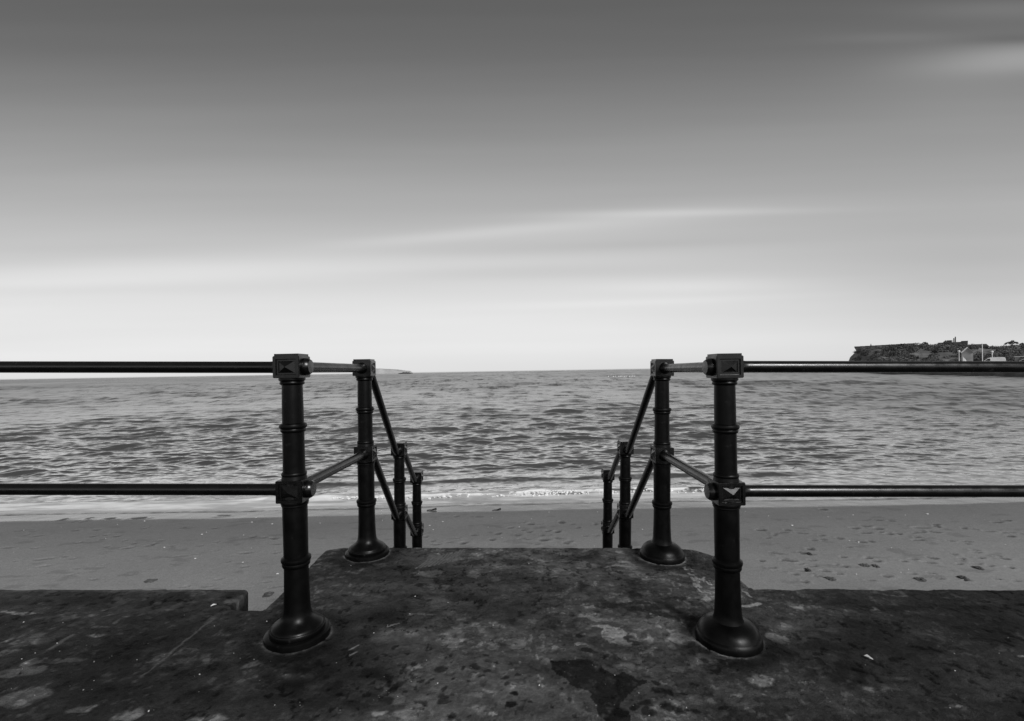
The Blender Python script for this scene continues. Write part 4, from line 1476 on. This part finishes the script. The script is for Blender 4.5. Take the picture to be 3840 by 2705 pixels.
def vehicle(name, px, d, length, prof, width, label, cat, glassz, wheels, side_glass, screen):
    """side-on vehicle, nose to the left; prof is its side outline"""
    e = face_root(name, px, d, QZ, label, cat)
    bm = bmesh.new()
    lo = [bm.verts.new((x, -width / 2, z)) for x, z in prof]
    hi = [bm.verts.new((x, width / 2, z)) for x, z in prof]
    bm.faces.new(lo); bm.faces.new(hi[::-1])
    n_ = len(prof)
    for i in range(n_): bm.faces.new((lo[i], lo[(i + 1) % n_], hi[(i + 1) % n_], hi[i]))
    # tumblehome
    zmax = max(z for _, z in prof)
    for v in bm.verts:
        if v.co.z > glassz: v.co.y *= 1 - .16 * (v.co.z - glassz) / (zmax - glassz)
    b = obj_bm('body', bm, WHITE, e, smooth=False)
    mo = b.modifiers.new('bevel', 'BEVEL'); mo.width = .06; mo.segments = 2; mo.limit_method = 'ANGLE'
    for pts in side_glass:
        for sd in (-1, 1):
            bm = bmesh.new()
            def Yw(z): return width / 2 * (1 - .16 * max(0, z - glassz) / (zmax - glassz)) + .012
            f0 = [bm.verts.new((x, sd * Yw(z), z)) for x, z in pts]
            f1 = [bm.verts.new((x, sd * (Yw(z) - .03), z)) for x, z in pts]
            bm.faces.new(f0); bm.faces.new(f1[::-1])
            for i in range(len(pts)): bm.faces.new((f0[i], f0[(i + 1) % len(pts)], f1[(i + 1) % len(pts)], f1[i]))
            obj_bm('side_window', bm, GLASS, e, smooth=False)
    (xa, za), (xb, zb_) = screen
    bm = bmesh.new()
    wv = [(xa - .02, -width * .44, za), (xa - .02, width * .44, za), (xb - .02, width * .38, zb_), (xb - .02, -width * .38, zb_)]
    f0 = [bm.verts.new(v) for v in wv]; f1 = [bm.verts.new((v[0] + .03, v[1], v[2] - .02)) for v in wv]
    bm.faces.new(f0); bm.faces.new(f1[::-1])
    for i in range(4): bm.faces.new((f0[i], f0[(i + 1) % 4], f1[(i + 1) % 4], f1[i]))
    obj_bm('windscreen', bm, GLASS, e, smooth=False)
    for wx_ in wheels:
        for sd in (-1, 1):
            bm = bmesh.new()
            lathe(bm, [(.2, -.1), (.31, -.1), (.33, -.06), (.33, .06), (.31, .1), (.2, .1)], 20, Matrix.Translation((wx_, sd * (width / 2 - .08), .33)) @ Matrix.Rotation(math.pi / 2, 4, 'X'))
            wh = obj_bm('wheel', bm, TYRE, e)
            bm = bmesh.new()
            lathe(bm, [(.02, -.115), (.2, -.105), (.2, .105), (.02, .115)], 16, Matrix.Translation((wx_, sd * (width / 2 - .08), .33)) @ Matrix.Rotation(math.pi / 2, 4, 'X'))
            obj_bm('rim', bm, simple('rim_grey', .3, .4), wh)
    return e


vp = [(-2.15, .35), (-2.2, .75), (-2.05, 1.0), (-1.45, 1.18), (-.78, 1.78), (-.4, 1.93), (.2, 1.98), (1.7, 1.95), (2.02, 1.86), (2.2, .95), (2.2, .35)]
vehicle('van', 3722, 110, 4.4, vp, 1.8, 'white panel van parked on the quay with its dark windscreen to the left', 'van', 1.1, (-1.35, 1.4),
        [[(-1.25, 1.22), (-.72, 1.68), (-.35, 1.68), (-.35, 1.2)]], ((-1.40, 1.23), (-.82, 1.75)))
cp = [(-2.0, .3), (-2.05, .65), (-1.9, .82), (-1.0, .95), (-.35, 1.38), (.1, 1.5), (.9, 1.47), (1.45, 1.25), (1.9, .98), (1.98, .5), (1.95, .3)]
vehicle('car', 3846, 101, 4.0, cp, 1.7, 'white car at the right edge of the picture, partly cut off', 'car', .95, (-1.25, 1.25),
        [[(-.85, .98), (-.3, 1.33), (.25, 1.38), (.25, .97)], [(.32, .97), (.32, 1.38), (.85, 1.36), (1.3, 1.15), (1.3, .98)]], ((-.96, .98), (-.38, 1.37)))
# kiosk behind the car
D0 = 128
m_ = mpp(3830, D0)[1]
kz = zat(3830, 1339, D0) - QZ
kk = face_root('kiosk', 3832, D0, QZ, 'pale kiosk with dark sloping awning behind the white car', 'kiosk')
far_box('wall', kk, -26 * m_, 40 * m_, -.1, kz, 0, 4, simple('kiosk_grey', .3, .5))
far_box('roof', kk, -28 * m_, 42 * m_, kz + .01, kz + .18, -.3, 4.3, PALE)
bm = bmesh.new()
q0, q1 = -6 * m_, 40 * m_
vs = [(q0 - 10 * m_, -1.6, kz - 1.1), (q1, -1.6, kz - 1.1), (q1, -.02, kz - .15), (q0, -.02, kz - .15)]
lo = [bm.verts.new(v) for v in vs]; hi = [bm.verts.new((v[0], v[1], v[2] + .08)) for v in vs]
bm.faces.new(lo[::-1]); bm.faces.new(hi)
for i in range(4): bm.faces.new((lo[i], lo[(i + 1) % 4], hi[(i + 1) % 4], hi[i]))
obj_bm('awning', bm, ROOFM, kk, smooth=False)

# dinghy with white sail on the slip
e = face_root('dinghy', 3617, 138, QZ, 'small white sailing dinghy with a pointed sail left of the flagpole', 'dinghy')
bm = bmesh.new()
sec = [(-1.9, .15, .75), (-1.2, .55, .62), (0, .72, .55), (1.2, .62, .58), (1.7, .5, .62)]
rows = []
for x_, w_, h_ in sec:
    rows.append([bm.verts.new(v) for v in ((x_, -w_, h_ + .2), (x_, -w_ * .8, .25), (x_, 0, .05), (x_, w_ * .8, .25), (x_, w_, h_ + .2), (x_, 0, h_ + .12))])
for a, b in zip(rows, rows[1:]):
    for i in range(6): bm.faces.new((a[i], a[(i + 1) % 6], b[(i + 1) % 6], b[i]))
bm.faces.new(rows[0][::-1]); bm.faces.new(rows[-1])
obj_bm('hull', bm, WHITE, e, smooth=False)
bm = bmesh.new(); tube(bm, [(-.3, 0, .5), (-.3, 0, 2.7)], .04, 8); obj_bm('mast', bm, WHITE, e)
bm = bmesh.new()
vs = [(-.22, 0, .95), (.55, .1, 1.0), (.3, .15, 1.7), (-.22, .02, 2.5)]
f0 = [bm.verts.new(v) for v in vs]; f1 = [bm.verts.new((v[0], v[1] + .02, v[2])) for v in vs]
bm.faces.new(f0); bm.faces.new(f1[::-1])
for i in range(4): bm.faces.new((f0[i], f0[(i + 1) % 4], f1[(i + 1) % 4], f1[i]))
obj_bm('sail', bm, WHITE, e, smooth=False)

# white mooring posts on the quay
for px, lb in ((3436, 'white mooring post on the quay below the middle of the fort wall'), (3486, 'white mooring post on the quay below the small round tree')):
    e = face_root('mooring_post', px, 146, QZ, lb, 'mooring post', 'white mooring posts on the quay')
    bm = bmesh.new()
    lathe(bm, [(.16, 0), (.14, .8), (.2, .85), (.2, .98), (.12, 1.05)], 12)
    obj_bm('shaft', bm, WHITE, e)

# ------------------------------------------------------------------ far islands and floats
r = np.random.default_rng(2)
D0 = 5200
tp = [(1330, 1388), (1372, 1385), (1400, 1383.5), (1420, 1382.5), (1440, 1384), (1460, 1385), (1476, 1388), (1492, 1390.5), (1502, 1391), (1506, 1396), (1508, 1402)]
bm = bmesh.new()
cols = []
pxs = np.linspace(1330, 1508, 60)
for q in pxs:
    t_ = np.interp(q, [t[0] for t in tp], [t[1] for t in tp])
    zt = max(2, (hy(q) - t_) * D0 / F + EYE + r.normal() * 1.2)
    p = wp(q, hy(q), D0)
    cols.append([bm.verts.new((p.x, p.y - 60, -5)), bm.verts.new((p.x, p.y - 15, zt * .8)), bm.verts.new((p.x, p.y + 30, zt)), bm.verts.new((p.x, p.y + 500, zt * .9)), bm.verts.new((p.x, p.y + 700, -5))])
for a, b in zip(cols, cols[1:]):
    for i in range(4): bm.faces.new((a[i], b[i], b[i + 1], a[i + 1]))
bm.faces.new(cols[0]); bm.faces.new(cols[-1][::-1])
o = obj_bm('island', bm, CLIFF)
tag(o, 'low cliffs painted hazy pale on the horizon right of the left landing post', 'island', kind='structure')
D0 = 1900
bm = bmesh.new()
for k in range(16):
    px = 1496 + 48 * k / 15
    p = wp(px, hy(px), D0)
    hz = (2.5 + 3.5 * math.sin(math.pi * k / 15)) * (0.8 + .4 * r.random())
    g = bmesh.ops.create_icosphere(bm, subdivisions=2, radius=1)
    for v in g['verts']:
        v.co = Vector((v.co.x * 4.5, v.co.y * 8, v.co.z * hz)) * (0.85 + .3 * r.random()) + p * 1.0
        v.co.z -= EYE
o = obj_bm('rock', bm, ROCK, smooth=False)
tag(o, 'low dark rock on the horizon just right of the pale island', 'rock')

for i, px in enumerate((2281, 2299, 2308, 2320, 2325, 2331, 2340, 2347, 2360, 2366, 2372, 2379)):
    d = EYE * F / (1413.5 - hy(px) + .6 * math.sin(i * 2.3))
    p = wp(px, hy(px), d)
    if i == 0:
        bm = bmesh.new()
        lathe(bm, [(.02, -.15), (.15, -.08), (.2, .08), (.17, .2), (.06, .27), (.04, .36)], 10)
        first = obj_bm('float', bm, WHITE)
        o = first
    else:
        o = first.copy()
        COL.objects.link(o)
    o.location = (p.x, p.y, .05)
    tag(o, 'small white float in a row on the sea near the horizon', 'float', 'row of white floats on the sea')
